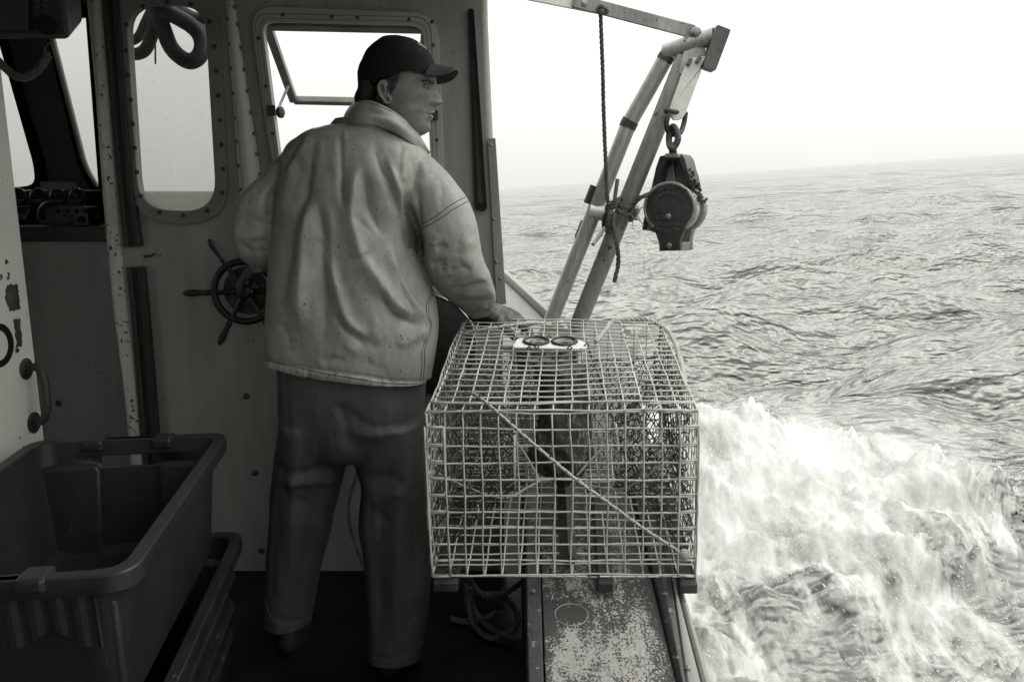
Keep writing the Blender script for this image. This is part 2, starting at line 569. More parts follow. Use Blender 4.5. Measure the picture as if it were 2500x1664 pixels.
def foam_fields(x, y):
    """wash mask and its height beside the hull"""
    sx = x * math.cos(ROT_F) - y * math.sin(ROT_F); sy = x * math.sin(ROT_F) + y * math.cos(ROT_F)
    far = np.interp(x, [.3, 1.3, 1.94, 2.26, 2.7], [5.35, 5.2, 4.87, 4.5, 3.8]) - y
    right = np.interp(y, [1.0, 1.7, 2.4, 2.95, 3.8, 4.5, 5.2], [1.3, 1.5, 1.8, 2.05, 2.45, 2.5, 1.7]) - x
    sd = np.minimum(far, right) + .55 * fbm(sx * 1.3, sy * .7, 5, 31, .6)
    m = sstep(-.18, .38, sd) * sstep(-.6, .1, x - .05)
    hole = np.zeros_like(x)
    for (u, v, r, a) in ((1890, 1420, .26, 1.0), (2060, 1545, .24, 1.15), (2290, 1610, .20, 1.0), (1760, 1330, .20, .7), (1960, 1500, .2, .9), (2200, 1560, .18, .7), (2330, 1400, .16, .6), (1700, 1500, .2, .55), (2130, 1330, .13, .45)):
        c = PZ(u, v, -.16); q = ((x - c[0]) * .9 + (y - c[1]) * .25); w_ = ((y - c[1]) * .75 - (x - c[0]) * .2)
        hole = np.maximum(hole, a * np.exp(-(q / r) ** 2 - (w_ / r) ** 2))
    hole = np.clip(hole * (.55 + 1.6 * (fbm(sx * 3.2, sy * 1.5, 5, 51, .6) + .25)), 0, 1)
    core = m * (1 - .70 * hole)
    mound = .20 * np.exp(-((y - 4.5) / .75) ** 2 - ((x - 1.1) / .9) ** 2) + .13 * np.exp(-((y - 3.6) / .8) ** 2 - ((x - 1.8) / .8) ** 2)
    lumps = np.abs(fbm(sx * 2.4, sy * 1.3, 5, 61, .55)) * .27 + fbm(sx * 9, sy * 5, 4, 71, .6) * .05
    rag = sstep(.55, .0, sd) * m * np.clip(fbm(sx * 6, sy * 4, 5, 77, .65) + .1, 0, 1) * .31
    h = mound * m + m * lumps * (.4 + .6 * core) + rag + .05 * m * fbm(x * 1.2, y * 1.2, 3, 81)
    return np.clip(core, 0, 1), h


def build_sea():
    fine = np.radians(np.linspace(-33, 40, 900))
    left = np.radians(np.linspace(-75, -33, 120)[:-1]); right = np.radians(np.linspace(40, 80, 90)[1:])
    rest = np.radians(np.linspace(80, 285, 40)[1:-1])
    A = np.concatenate([left, fine, right, rest])
    R = [.45]
    while R[-1] < 9000:
        R.append(R[-1] * (1.009 if R[-1] < 9 else 1.012 if R[-1] < 160 else 1.02 if R[-1] < 1000 else 1.09))
    R = np.array(R)
    g, h = np.meshgrid(A, R)
    x, y = h * np.sin(g), h * np.cos(g)
    dr = np.gradient(R)[:, None] * np.ones_like(g)
    z = sea_z(x, y, h, np.maximum(dr, h * .0015))
    near = (h < 12) & (x > -.5) & (np.abs(g) < 1.6)
    f = np.zeros_like(x); dz = np.zeros_like(x)
    f[near], dz[near] = foam_fields(x[near], y[near])
    z = z * (1 - .5 * f) + dz + SEA0 + x * HEEL
    # keep the water out of the boat
    inside = (x < .30) & (x > -3.4) & (y < 7) & (y > -4)
    z[inside] = np.minimum(z[inside], SEA0 - .25)
    n, m = x.shape
    V = np.stack([x, y, z], -1).reshape(-1, 3)
    idx = np.arange(n * m).reshape(n, m)
    a = idx[:-1]; b = np.roll(idx, -1, 1)[:-1]; c = np.roll(idx, -1, 1)[1:]; d = idx[1:]
    F = np.stack([a, b, c, d], -1).reshape(-1, 4)
    me = bpy.data.meshes.new('sea')
    me.vertices.add(len(V)); me.vertices.foreach_set('co', V.ravel())
    me.loops.add(F.size); me.loops.foreach_set('vertex_index', F.ravel()[::1])
    me.polygons.add(len(F)); me.polygons.foreach_set('loop_start', np.arange(0, F.size, 4))
    me.polygons.foreach_set('loop_total', np.full(len(F), 4))
    me.update(calc_edges=True); me.validate()
    at = me.attributes.new('foam', 'FLOAT', 'POINT'); at.data.foreach_set('value', f.ravel().astype(np.float32))
    me.flip_normals()
    me.polygons.foreach_set('use_smooth', np.ones(len(F), bool))
    o = bpy.data.objects.new('sea', me); COL.objects.link(o)
    me.materials.append(sea_mat())
    tag(o, 'pale grey choppy sea with white wash breaking beside the boat', 'sea', kind='structure')
    return o, x, y, z, f


def sea_mat():
    m = bpy.data.materials.new('sea_water'); m.use_nodes = True
    t = m.node_tree; N = t.nodes; L = t.links.new
    b = N['Principled BSDF']
    b.inputs['Base Color'].default_value = grey(.30, .95)
    b.inputs['Roughness'].default_value = .16; b.inputs['IOR'].default_value = 1.45
    out = N['Material Output']
    tc = N.new('ShaderNodeTexCoord')

    def noise(scale, st, detail=4, rg=.55, rot=0):
        mp = N.new('ShaderNodeMapping'); mp.inputs['Scale'].default_value = st; mp.inputs['Rotation'].default_value = (0, 0, rot)
        L(tc.outputs['Object'], mp.inputs[0])
        n = N.new('ShaderNodeTexNoise'); n.inputs['Scale'].default_value = scale; n.inputs['Detail'].default_value = detail
        n.inputs['Roughness'].default_value = rg; L(mp.outputs[0], n.inputs['Vector']); return n.outputs[0]
    h1 = noise(3.6, (.8, 1.1, 1), 4, .5)
    h2 = noise(.6, (.7, 1.15, 1), 6, .6)
    b1 = N.new('ShaderNodeBump'); b1.inputs['Strength'].default_value = .32; b1.inputs['Distance'].default_value = .06; L(h1, b1.inputs['Height'])
    b2 = N.new('ShaderNodeBump'); b2.inputs['Strength'].default_value = .6; b2.inputs['Distance'].default_value = .8
    L(h2, b2.inputs['Height']); L(b1.outputs[0], b2.inputs['Normal'])
    b4 = N.new('ShaderNodeBump'); b4.inputs['Strength'].default_value = 1; b4.inputs['Distance'].default_value = 11
    L(noise(.09, (.5, 1.2, 1), 8, .6), b4.inputs['Height']); L(b2.outputs[0], b4.inputs['Normal']); L(b4.outputs[0], b.inputs['Normal'])
    # foam: white broken water, streaked the way the wash runs
    fb = N.new('ShaderNodeBsdfPrincipled'); fb.inputs['Roughness'].default_value = .9; fb.inputs['Specular IOR Level'].default_value = .1
    at = N.new('ShaderNodeAttribute'); at.attribute_name = 'foam'
    s1 = noise(7, (1.0, .28, .6), 7, .62, ROT_F); s2 = noise(26, (1.0, .25, .6), 5, .6, ROT_F)
    ad = N.new('ShaderNodeMath'); ad.operation = 'MULTIPLY_ADD'; ad.inputs[1].default_value = .5; L(s2, ad.inputs[0]); L(s1, ad.inputs[2])
    ag = N.new('ShaderNodeMath'); ag.operation = 'MULTIPLY_ADD'; ag.inputs[1].default_value = 2.1; ag.inputs[2].default_value = -.80; L(ad.outputs[0], ag.inputs[0])
    k = N.new('ShaderNodeMath'); k.operation = 'MULTIPLY_ADD'; k.inputs[1].default_value = 1.15; k.inputs[2].default_value = -1.12; L(at.outputs['Fac'], k.inputs[0])
    k2 = N.new('ShaderNodeMath'); k2.operation = 'ADD'; L(k.outputs[0], k2.inputs[0]); L(ag.outputs[0], k2.inputs[1])
    mr = N.new('ShaderNodeMapRange'); mr.inputs['From Min'].default_value = 0; mr.inputs['From Max'].default_value = .5; L(k2.outputs[0], mr.inputs['Value'])
    cm = N.new('ShaderNodeMix'); cm.data_type = 'RGBA'; cm.inputs[6].default_value = grey(.30, .95); cm.inputs[7].default_value = grey(.62, .98)
    cr = N.new('ShaderNodeMapRange'); cr.inputs['From Min'].default_value = .55; cr.inputs['From Max'].default_value = .95; L(ad.outputs[0], cr.inputs['Value'])
    L(cr.outputs[0], cm.inputs['Factor']); L(cm.outputs[2], fb.inputs['Base Color'])
    b3 = N.new('ShaderNodeBump'); b3.inputs['Strength'].default_value = .3; b3.inputs['Distance'].default_value = .05; L(ad.outputs[0], b3.inputs['Height'])
    L(b3.outputs[0], fb.inputs['Normal'])
    mx = N.new('ShaderNodeMixShader'); L(mr.outputs[0], mx.inputs[0]); L(b.outputs[0], mx.inputs[1]); L(fb.outputs[0], mx.inputs[2])
    L(mx.outputs[0], out.inputs['Surface'])
    return m


sea, SX, SY, SZ, SF = build_sea()

# spray: drops and torn flecks thrown off the wash
M['foam'] = mat('foam_drops', .78, .6, var=.05, bump=0, tint=.98)


def build_spray():
    rs = np.random.RandomState(5); mb = MB()
    d3 = norm([.55, -.75, -.32])
    Vb, Fb = ball((0, 0, 0), (1, 1, 1), 6, 4); Vb = np.array(Vb)
    cl = fbm(SX * 2.2, SY * 1.6, 4, 131, .6)
    cand = np.argwhere((SF > .3) & (cl > .08) & (SX > .5) & (SY > 2.2) & (SY < 6.5) & (SX < 4.2))
    for i in range(5200):
        a, b = cand[rs.randint(len(cand))]
        hgt = rs.exponential(.055) + .003
        p = np.array([SX[a, b], SY[a, b], SZ[a, b] + hgt]) + np.array([rs.normal(0, .12), rs.normal(0, .12), 0])
        s = rs.uniform(.0006, .0017) * (1.7 if rs.rand() < .03 else 1)
        R = axes(d3 + rs.normal(0, .15, 3))
        mb.add((Vb * [s, s, s * rs.uniform(1.2, 3.2)]) @ R.T + p, Fb)
    edge = np.argwhere((SF > .08) & (SF < .75) & (SX > .5) & (SX < 3) & (SY > 3.6) & (SY < 6) & (cl > -.1))
    for i in range(2200):    # ragged fringe thrown up along the far edge of the wash
        a, b = edge[rs.randint(len(edge))]
        p = np.array([SX[a, b] + rs.normal(0, .10), SY[a, b] + rs.normal(0, .10), SZ[a, b] + rs.exponential(.09)])
        s = rs.uniform(.0006, .0017); R = axes(d3 + rs.normal(0, .2, 3))
        mb.add((Vb * [s, s, s * rs.uniform(1.2, 3.5)]) @ R.T + p, Fb)
    for i in range(300):     # drops flung ahead and out over the open water
        p = np.array([rs.uniform(.9, 4.4), rs.uniform(3.6, 7.5), 0])
        p[2] = SEA0 + p[0] * HEEL + rs.exponential(.16) + .05
        s = rs.uniform(.001, .003) * (1.8 if rs.rand() < .08 else 1)
        R = axes(d3 + rs.normal(0, .12, 3))
        mb.add((Vb * [s, s, s * rs.uniform(1.5, 4)]) @ R.T + p, Fb)
    o = mb.obj('spray', M['foam'], auto=0)
    tag(o, 'white spray drops flying off the wash beside the boat', 'spray', kind='stuff')


build_spray()


def mist_mat():
    m = bpy.data.materials.new('fine_spray'); m.use_nodes = True
    t = m.node_tree; N = t.nodes; L = t.links.new; N.clear()
    out = N.new('ShaderNodeOutputMaterial'); vs = N.new('ShaderNodeVolumeScatter'); vs.inputs['Color'].default_value = grey(.97, .99)
    vs.inputs['Anisotropy'].default_value = .2
    L(vs.outputs[0], out.inputs['Volume'])
    tc = N.new('ShaderNodeTexCoord'); sp = N.new('ShaderNodeSeparateXYZ'); L(tc.outputs['Object'], sp.inputs[0])
    mp = N.new('ShaderNodeMapping'); mp.inputs['Rotation'].default_value = (math.radians(-22), 0, ROT_F); mp.inputs['Scale'].default_value = (1, .22, 1)
    L(tc.outputs['Object'], mp.inputs[0])
    n = N.new('ShaderNodeTexNoise'); n.inputs['Scale'].default_value = 6; n.inputs['Detail'].default_value = 6; n.inputs['Roughness'].default_value = .62
    L(mp.outputs[0], n.inputs['Vector'])
    n2 = N.new('ShaderNodeTexNoise'); n2.inputs['Scale'].default_value = 1.6; n2.inputs['Detail'].default_value = 2; L(tc.outputs['Object'], n2.inputs['Vector'])

    def math_(op, a, b, c=None):
        x = N.new('ShaderNodeMath'); x.operation = op
        for i_, q in enumerate((a, b, c)):
            if q is None: continue
            if isinstance(q, (int, float)): x.inputs[i_].default_value = q
            else: L(q, x.inputs[i_])
        return x.outputs[0]
    hgt = math_('MULTIPLY_ADD', sp.outputs['X'], -HEEL, math_('SUBTRACT', sp.outputs['Z'], SEA0))      # height over the water
    ex = math_('DIVIDE', math_('SUBTRACT', sp.outputs['X'], 1.25), 1.25); ey = math_('DIVIDE', math_('SUBTRACT', sp.outputs['Y'], 4.05), 1.35)
    rad = math_('SQRT', math_('ADD', math_('MULTIPLY', ex, ex), math_('MULTIPLY', ey, ey)), 0)
    e = math_('MULTIPLY_ADD', n.outputs[0], 2.6, math_('MULTIPLY', n2.outputs[0], 1.2))
    e = math_('SUBTRACT', e, math_('MULTIPLY', hgt, 3.4))
    e = math_('SUBTRACT', e, math_('MULTIPLY', rad, .95))
    e = math_('SUBTRACT', e, .55)
    L(math_('MULTIPLY', math_('MAXIMUM', e, 0), 2.4), vs.inputs['Density'])
    return m


mist = mesh_obj('spray_mist', *box((1.65, 3.9, .06), (2.6, 4.4, .9)), mist_mat(), smooth=False)
tag(mist, 'soft white mist of fine spray hanging over the wash beside the boat', 'spray', kind='stuff')

# ------------------------------------------------------------------ deck, hull side and wash rail
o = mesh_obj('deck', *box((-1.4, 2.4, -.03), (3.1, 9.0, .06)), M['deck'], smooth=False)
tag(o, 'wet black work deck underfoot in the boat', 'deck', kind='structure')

RS = .146                         # the rail climbs towards the bow


def rail_z(Y): return .472 + (Y - 1.66) * RS


RN = norm([0, -RS, 1])
def PR(u, v, dz=0): return PP(u, v, (0, 1.66, .472 + dz), RN)


M['railpaint'] = mat('worn_speckled_rail_paint', .42, .5, var=.15, vscale=5, stretch=(1, .5, 1), speck=.99, sscale=190, sv=.03, worn=.40, wscale=7, wv=.09, bump=.35, bscale=90)
M['railwood'] = mat('wet_dark_rail_strip', .035, .35, var=.6, vscale=5, stretch=(3, .5, 1), speck=.6, sscale=60, sv=.16, bump=.4, bscale=60)
M['railgrey'] = mat('grey_guard_paint', .26, .42, var=.12, vscale=4, speck=.55, sscale=40, sv=.04, bump=.12)
M['hull'] = mat('white_hull', .45, .45, var=.1, bump=.05)

# plan of the rail edges: X of each line at Y stations
YS = np.array([.7, 1.05, 1.36, 1.66, 2.1, 2.6, 3.1, 3.6])
def xline(u1, u2, vs=(1411, 1664)):
    a, b = PR(u1, vs[0]), PR(u2, vs[1]); k = (a[0] - b[0]) / (a[1] - b[1])
    x = a[0] + k * (YS - a[1])
    return x - .035 * np.clip(YS - 2.3, 0, 9) ** 1.6       # curves in towards the bow
X_in, X_a, X_b = xline(1284, 1288), xline(1321, 1329), xline(1592, 1653)
X_c, X_d, X_e = xline(1632, 1668), xline(1650, 1716), xline(1662, 1738)


def strip(name, xl, xr, top, th, m, parent, crown=0, bevel=.004):
    mb = MB(); V = []
    for i, Y in enumerate(YS):
        z = rail_z(Y) + top
        V += [(xl[i], Y, z), ((xl[i] + xr[i]) / 2, Y, z + crown), (xr[i], Y, z), (xr[i], Y, z - th), (xl[i], Y, z - th)]
    F = []
    for i in range(len(YS) - 1):
        for k in range(5):
            l = (k + 1) % 5; F.append((i * 5 + k, i * 5 + l, i * 5 + 5 + l, i * 5 + 5 + k))
    F += [(4, 3, 2, 1, 0), tuple(len(V) - 5 + k for k in range(5))]
    return mesh_obj(name, V, F, m, parent, smooth=crown > 0, bevel=bevel, auto=50)




def rail_board_mat():
    m = mat('worn_rail_paint', .33, .5, var=.16, vscale=5, bump=.35, bscale=90); t = m.node_tree; N = t.nodes; L = t.links.new
    b = N['Principled BSDF']; src = b.inputs['Base Color'].links[0].from_socket
    tc = N.new('ShaderNodeTexCoord'); sp = N.new('ShaderNodeSeparateXYZ'); L(tc.outputs['Object'], sp.inputs[0])

    def noise(s, st, det, rg):
        mp = N.new('ShaderNodeMapping'); mp.inputs['Scale'].default_value = st; L(tc.outputs['Object'], mp.inputs[0])
        n = N.new('ShaderNodeTexNoise'); n.inputs['Scale'].default_value = s; n.inputs['Detail'].default_value = det; n.inputs['Roughness'].default_value = rg
        L(mp.outputs[0], n.inputs['Vector']); return n.outputs[0]

    def mt(op, a, b_, c=0.):
        x = N.new('ShaderNodeMath'); x.operation = op
        for i_, q in enumerate((a, b_, c)):
            if isinstance(q, (int, float)): x.inputs[i_].default_value = q
            else: L(q, x.inputs[i_])
        return x.outputs[0]
    f = mt('MULTIPLY_ADD', noise(230, (1, .7, 1), 3, .6), 1.6, mt('MULTIPLY', noise(34, (1, .6, 1), 5, .6), .75))
    f = mt('MULTIPLY_ADD', noise(7, (1, .6, 1), 5, .6), .95, f)                      # mean about 1.5
    xa, xb = float(X_a[2]), float(X_b[2]); mid, hw = (xa + xb) / 2, (xb - xa) / 2
    e = mt('ABSOLUTE', mt('DIVIDE', mt('SUBTRACT', sp.outputs['X'], mid), hw), 0)
    f = mt('MULTIPLY_ADD', mt('POWER', e, 5.0), .34, f)                               # paint gone along both edges
    st = PR(1388, 1500)
    dx = mt('DIVIDE', mt('SUBTRACT', sp.outputs['X'], float(st[0])), .055); dy = mt('DIVIDE', mt('SUBTRACT', sp.outputs['Y'], float(st[1])), .060)
    d2 = mt('ADD', mt('MULTIPLY', dx, dx), mt('MULTIPLY', dy, dy))
    f = mt('MULTIPLY_ADD', mt('EXPONENT', mt('MULTIPLY', d2, -1.0), 0), .42, f)       # old oil stain round the filler ring
    f = mt('MULTIPLY_ADD', mt('MULTIPLY_ADD', sp.outputs['Y'], 1.0, -1.52), .42, f)   # dark share of the board grows forward
    f = mt('MULTIPLY_ADD', noise(60, (1.6, .06, 1), 4, .6), .55, f)                    # long scrapes where the traps slide
    r = N.new('ShaderNodeMapRange'); r.inputs['From Min'].default_value = 1.89; r.inputs['From Max'].default_value = 2.07; L(f, r.inputs['Value'])
    x = N.new('ShaderNodeMix'); x.data_type = 'RGBA'; L(r.outputs[0], x.inputs['Factor']); L(src, x.inputs[6]); x.inputs[7].default_value = grey(.035)
    L(x.outputs[2], b.inputs['Base Color'])
    return m


rail = thing('wash_rail', 'worn speckled flat wash rail along the starboard side under the wire trap', 'boat rail', (float(X_a[2]), 1.36, float(rail_z(1.36))))
strip('board', X_a + .002, X_b - .001, 0, .03, rail_board_mat(), rail, bevel=.002)
strip('inner_strip', X_in, X_a - .001, .005, .045, M['railwood'], rail)
strip('rub_strip', X_b, X_c + .004, .012, .05, M['railwood'], rail, crown=.009)
strip('outer_strip', X_c + .006, X_d - .005, .006, .06, M['railgrey'], rail, crown=.003)
strip('guard', X_d, X_e, -.006, .07, M['railgrey'], rail, crown=.006)
# inner liner under the rail and the hull outside
V = []; F = []
for i, Y in enumerate(YS):
    V += [(X_in[i] + .004, Y, rail_z(Y) - .04), (X_in[i] + .004, Y, 0.002)]
for i in range(len(YS) - 1): F.append((2 * i, 2 * i + 1, 2 * i + 3, 2 * i + 2))
mesh_obj('inner_liner', V, F, mat('black_liner', .02, .5, var=.4), rail, smooth=False, solid=.012)
V = []; F = []
for i, Y in enumerate(YS):
    V += [(X_e[i] - .012, Y, rail_z(Y) - .03), (X_e[i] - .03, Y, .15), (X_e[i] - .10, Y, -.7)]
for i in range(len(YS) - 1):
    for k in (0, 1): F.append((3 * i + k, 3 * i + k + 1, 3 * i + k + 4, 3 * i + k + 3))
mesh_obj('hull_side', V, F, M['hull'], rail, solid=.02)
for (u, v, m_) in ((1301, 1440, 'steel'), (1681, 1626, 'steel'), (1611, 1395, 'steel'), (1302, 1320, 'steel')):
    p = PR(u, v, .012)
    mesh_obj('screw', *screw(p - np.array([0, 0, .001]), RN, .0045, .003), M['steel'], rail)
# ring-shaped stain plate let into the board (a filler cap)
p = PR(1395, 1499, .001)
mesh_obj('filler_ring', *tube([p + np.array([.036 * math.cos(a), .036 * math.sin(a), .036 * math.sin(a) * RS]) for a in np.linspace(0, 2 * math.pi, 44, endpoint=False)], .0012, 6, closed=True), M['railgrey'], rail)

# forward side deck with its toe rail, outside the wheelhouse
SDN = norm([0, -.10, 1]); SD0 = (0, 2.95, .845)
def PS(u, v, dz=0): return PP(u, v, np.array(SD0) + np.array([0, 0, dz]), SDN)
sdk = thing('side_deck', 'grey side deck curving forward outside the wheelhouse with a pale toe rail', 'side deck', tuple(PS(1290, 760)))
L1 = [PS(1336, 793), PS(1310, 767), PS(1284, 742), PS(1258, 717), PS(1232, 692), PS(1206, 667)]
L1 = [L1[0] + (L1[0] - L1[1]) * 2] + L1
inn = [p + np.array([-.30, 0, 0]) for p in L1]
V = []; F = []
for a, b in zip(L1, inn): V += [a, b]
for i in range(len(L1) - 1): F.append((2 * i, 2 * i + 1, 2 * i + 3, 2 * i + 2))
mesh_obj('deck_plate', V, F, mat('side_deck_paint', .17, .45, var=.12, bump=.1), sdk, smooth=False, solid=.02)
V = []; F = []
for p in L1:
    q = p + np.array([.012, 0, .0]); V += [q + [-.004, 0, .045], q + [.022, 0, .045], q + [.026, 0, -.02], q + [-.004, 0, -.02]]
for i in range(len(L1) - 1):
    for k in range(4):
        l = (k + 1) % 4; F.append((4 * i + k, 4 * i + l, 4 * i + 4 + l, 4 * i + 4 + k))
F += [(3, 2, 1, 0), tuple(len(V) - 4 + k for k in range(4))]
mesh_obj('toe_rail', V, F, mat('toe_rail_paint', .22, .4, var=.1, bump=.1), sdk, smooth=False, bevel=.004)
V = []; F = []
for p in L1: V += [p + [.03, 0, -.01], p + [.0, 0, -1.3]]
for i in range(len(L1) - 1): F.append((2 * i, 2 * i + 1, 2 * i + 3, 2 * i + 2))
mesh_obj('topside', V, F, M['hull'], sdk, solid=.02)

# ------------------------------------------------------------------ wheelhouse bulkhead (plane Y = 2.72)
YW = 2.72
WF = wall_frame(YW)
TH = .035
bulk = thing('wheelhouse_bulkhead', 'grey painted bulkhead ahead of the man with porthole, hatch window and door post', 'bulkhead', (-.75, YW, 0))


def zz1(pts): return [(x / 2.6135, y / 2.6135) for x, y in pts]            # first left-hand enlargement -> photo pixels
def zz2(pts): return [(550 + x / 2.613, y / 2.613) for x, y in pts]


port_out = wallpts(rquad([(284, -22), (541, -14), (566, 545), (338, 545)], [88, 88, 98, 98]), YW)
port_in = wallpts(rquad([(318, 18), (509, 20), (538, 516), (350, 512)], [72, 66, 82, 78]), YW)
win_out = wallpts(rquad([(616, 20), (1071, 38), (1090, 500), (684, 500)], 66), YW)
win_in = wallpts(rquad([(647, 58), (1036, 68), (1058, 470), (700, 470)], 34), YW)


def grow(lp, d):
    c = lp.mean(0); v = lp - c; return c + v * (1 + d / np.linalg.norm(v, axis=1)[:, None])


x_right = float(PY(1186, 340, YW)[0]); x_left = float(PY(282, 600, YW)[0])
edge = wallpts([(1176, -60), (1178, 0), (1190, 335), (1226, 740)], YW)
outline = np.array([[x_left, 0.0], [x_left, 2.08], [edge[0][0], 2.08]] + [list(e) for e in edge] + [[edge[-1][0] + .005, .5], [edge[-1][0] + .005, 0]])
plate('wall_panel', [outline, grow(port_in, .006), grow(win_in, .006)], TH, WF, M['wall'], bulk, bevel=.003)
# rounded return at the starboard edge and the riveted metal corner strip
mb = MB(); mb.add(*tube([PY(1176, -70, YW), PY(1179, 60, YW), PY(1185, 200, YW), PY(1191, 335, YW), PY(1200, 470, YW)], .017, 12))
mb.obj('corner_moulding', mat('corner_moulding_paint', .34, .4, var=.12, speck=.4, bump=.08), bulk)
cs = wallpts([(1190, 337), (1210, 338), (1236, 742), (1212, 742)], YW - .028)
plate('corner_strip', [cs], .006, wall_frame(YW - .03), M['alu'], bulk, bevel=.0015)
for (u, v) in ((1198, 354), (1206, 535), (1212, 640), (1221, 680)):
    mesh_obj('rivet', *screw(PY(u, v, YW - .033), (0, -1, 0), .0045, .004), M['steel'], bulk)
# long narrow side window at the starboard edge
sw_o = wallpts(rquad([(1144, 24), (1157, 24), (1190, 517), (1160, 513)], [5, 6, 16, 14]), YW - .022)
sw_i = wallpts(rquad([(1149, 42), (1154, 42), (1181, 500), (1168, 494)], [2, 2, 6, 6]), YW - .022)
sw = plate('slot_window', [sw_o, sw_i], .02, wall_frame(YW - .026), M['rubber'], bulk, bevel=.003)
plate('pane', [grow(sw_i, .002)], .004, wall_frame(YW - .021), mat('dark_pane', .05, .15, var=.1, bump=0), sw)

# --- porthole
ph = plate('porthole', [port_out, port_in], .016, wall_frame(YW - TH / 2 - .008), M['frame'], bulk, bevel=.004)
zb = float(PY(450, 467, YW)[2])
M['portglass'] = glass_mat('salted_acrylic', .74, .03, .5, .08, 60, band=zb)
plate('pane', [grow(port_in, .004)], .006, wall_frame(YW), M['portglass'], ph)
for (u, v) in zz1([(912, 43), (1066, 17), (1218, 30), (1338, 140), (1369, 299), (1381, 456), (1393, 610), (1404, 766), (1414, 922), (1426, 1078), (1420, 1230),
                   (1322, 1345), (1169, 1373), (1017, 1355), (899, 1250), (875, 1098), (861, 943), (848, 791), (834, 637), (819, 481), (806, 324), (809, 163)]):
    mesh_obj('bolt', *hexbolt(PY(u, v, YW - TH / 2 - .016), (0, -1, 0), .0055, .006), M['darksteel'], ph)

# --- hatch window: frame, sash hinged at the top and pushed outwards, stay arm, hinge plates
wf = plate('hatch_window', [win_out, win_in], .018, wall_frame(YW - TH / 2 - .009), mat('window_frame_paint', .30, .4, var=.12, speck=.3, bump=.06), bulk, bevel=.005)
lip_o = wallpts(rquad([(655, 66), (1028, 76), (1050, 462), (707, 462)], 30), YW)
for d in (.012, .030):
    g_o, g_i = grow(win_in, d + .003), grow(win_in, d)
    plate('groove', [g_o, g_i], .002, wall_frame(YW - TH / 2 - .0185), M['frame'], wf)
for (u, v) in zz2([(367, 95), (680, 107), (842, 112), (1172, 127), (212, 246), (260, 551), (303, 851), (1326, 289), (1349, 893), (1320, 140)]):
    mesh_obj('screw', *screw(PY(u, v, YW - TH / 2 - .018), (0, -1, 0), .0042, .004), M['darksteel'], wf)
yo = 2.74
tl, tr = PY(652, 62, yo), PY(1040, 70, yo)
blen = PY(*zz2([(436, 640)])[0], 3.24); ux = (tr - tl); ux[1] = 0; wd = np.linalg.norm(ux); ux = norm(ux)
dn = norm(blen - tl - ux * np.dot(blen - tl, ux) * 0)
bl = blen; br = bl + ux * (wd * .94)
def frame_bar(P0, P1, w_, d_):
    t = norm(P1 - P0); n = norm(np.cross(ux, norm(bl - tl))); s = np.cross(t, n)
    V = []
    for P in (P0, P1):
        for a, b in ((-1, -1), (1, -1), (1, 1), (-1, 1)): V.append(P + s * a * w_ / 2 + n * b * d_ / 2)
    return V, [(0, 1, 2, 3), (7, 6, 5, 4), (0, 4, 5, 1), (1, 5, 6, 2), (2, 6, 7, 3), (3, 7, 4, 0)]
mb = MB()
for a, b in ((tl, tr), (tl, bl), (bl, br), (tr, br)): mb.add(*frame_bar(a, b, .030, .026))
sash = mb.obj('sash', M['alu'], wf, smooth=False, bevel=.004)
mesh_obj('pane', [tl, tr, br, bl], [(0, 1, 2, 3)], glass_mat('hatch_glass', .96, .03, .25, .04, 45), sash, smooth=False)
pst = np.array([PY(*zz2([p])[0], 3.0) for p in [(398, 545), (412, 560)]]).mean(0)
pk = PY(*zz2([(330, 712)])[0], 2.74)
stay = mesh_obj('stay_arm', *frame_bar(PY(*zz2([(402, 548)])[0], 3.08), pk, .012, .004), M['alu'], wf, smooth=False)
kp = PY(*zz2([(340, 717)])[0], 2.73)
mesh_obj('knob', *lathe([(.007, -.022), (.007, -.002), (.017, 0), (.019, .004), (.019, .012), (.014, .016)], kp, (1, -.25, 0), 18), M['blackpaint'], stay)
for pts in ([(268, 672), (318, 672), (326, 738), (274, 742)], [(1328, 708), (1358, 708), (1358, 770), (1326, 770)]):
    hp = plate('hinge_plate', [wallpts(zz2(pts), YW - .037)], .006, wall_frame(YW - .04), M['darksteel'], wf, bevel=.001)

# --- riveted wedge-shaped duct cover between porthole and window
wl = zz1([(1446, 30), (1452, 150), (1462, 300), (1474, 450), (1486, 600), (1497, 750), (1508, 905), (1519, 1060), (1533, 1225), (1545, 1400)])
wr = zz1([(1506, 40), (1520, 155), (1541, 300), (1562, 445), (1583, 585), (1605, 720), (1626, 855), (1645, 985), (1664, 1115), (1690, 1300)])
wl = [(553, -6)] + wl; wr = [(566, -6)] + wr
wl += [(608, 700)]; wr += [(668, 700)]
V = []; F = []; NS = 14
for (a, b) in zip(wl, wr):
    A_, B_ = PY(a[0], a[1], YW - TH / 2), PY(b[0], b[1], YW - TH / 2); wd_ = np.linalg.norm(B_ - A_)
    for k in range(NS + 1):
        t = k / NS; prof = math.sin(math.pi * min(1, max(0, (t - .12) / .76))) ** .8
        p = A_ + (B_ - A_) * t; p = p + np.array([0, -1, 0]) * (.004 + prof * min(.016, wd_ * .2) * (1.25 - .5 * t)); V.append(p)
for i in range(len(wl) - 1):
    for k in range(NS):
        a = i * (NS + 1) + k; F.append((a, a + 1, a + NS + 2, a + NS + 1))
cov = mesh_obj('duct_cover', V, F, mat('duct_cover_paint', .46, .36, var=.1, speck=.3, bump=.05), bulk, solid=.004, auto=60)
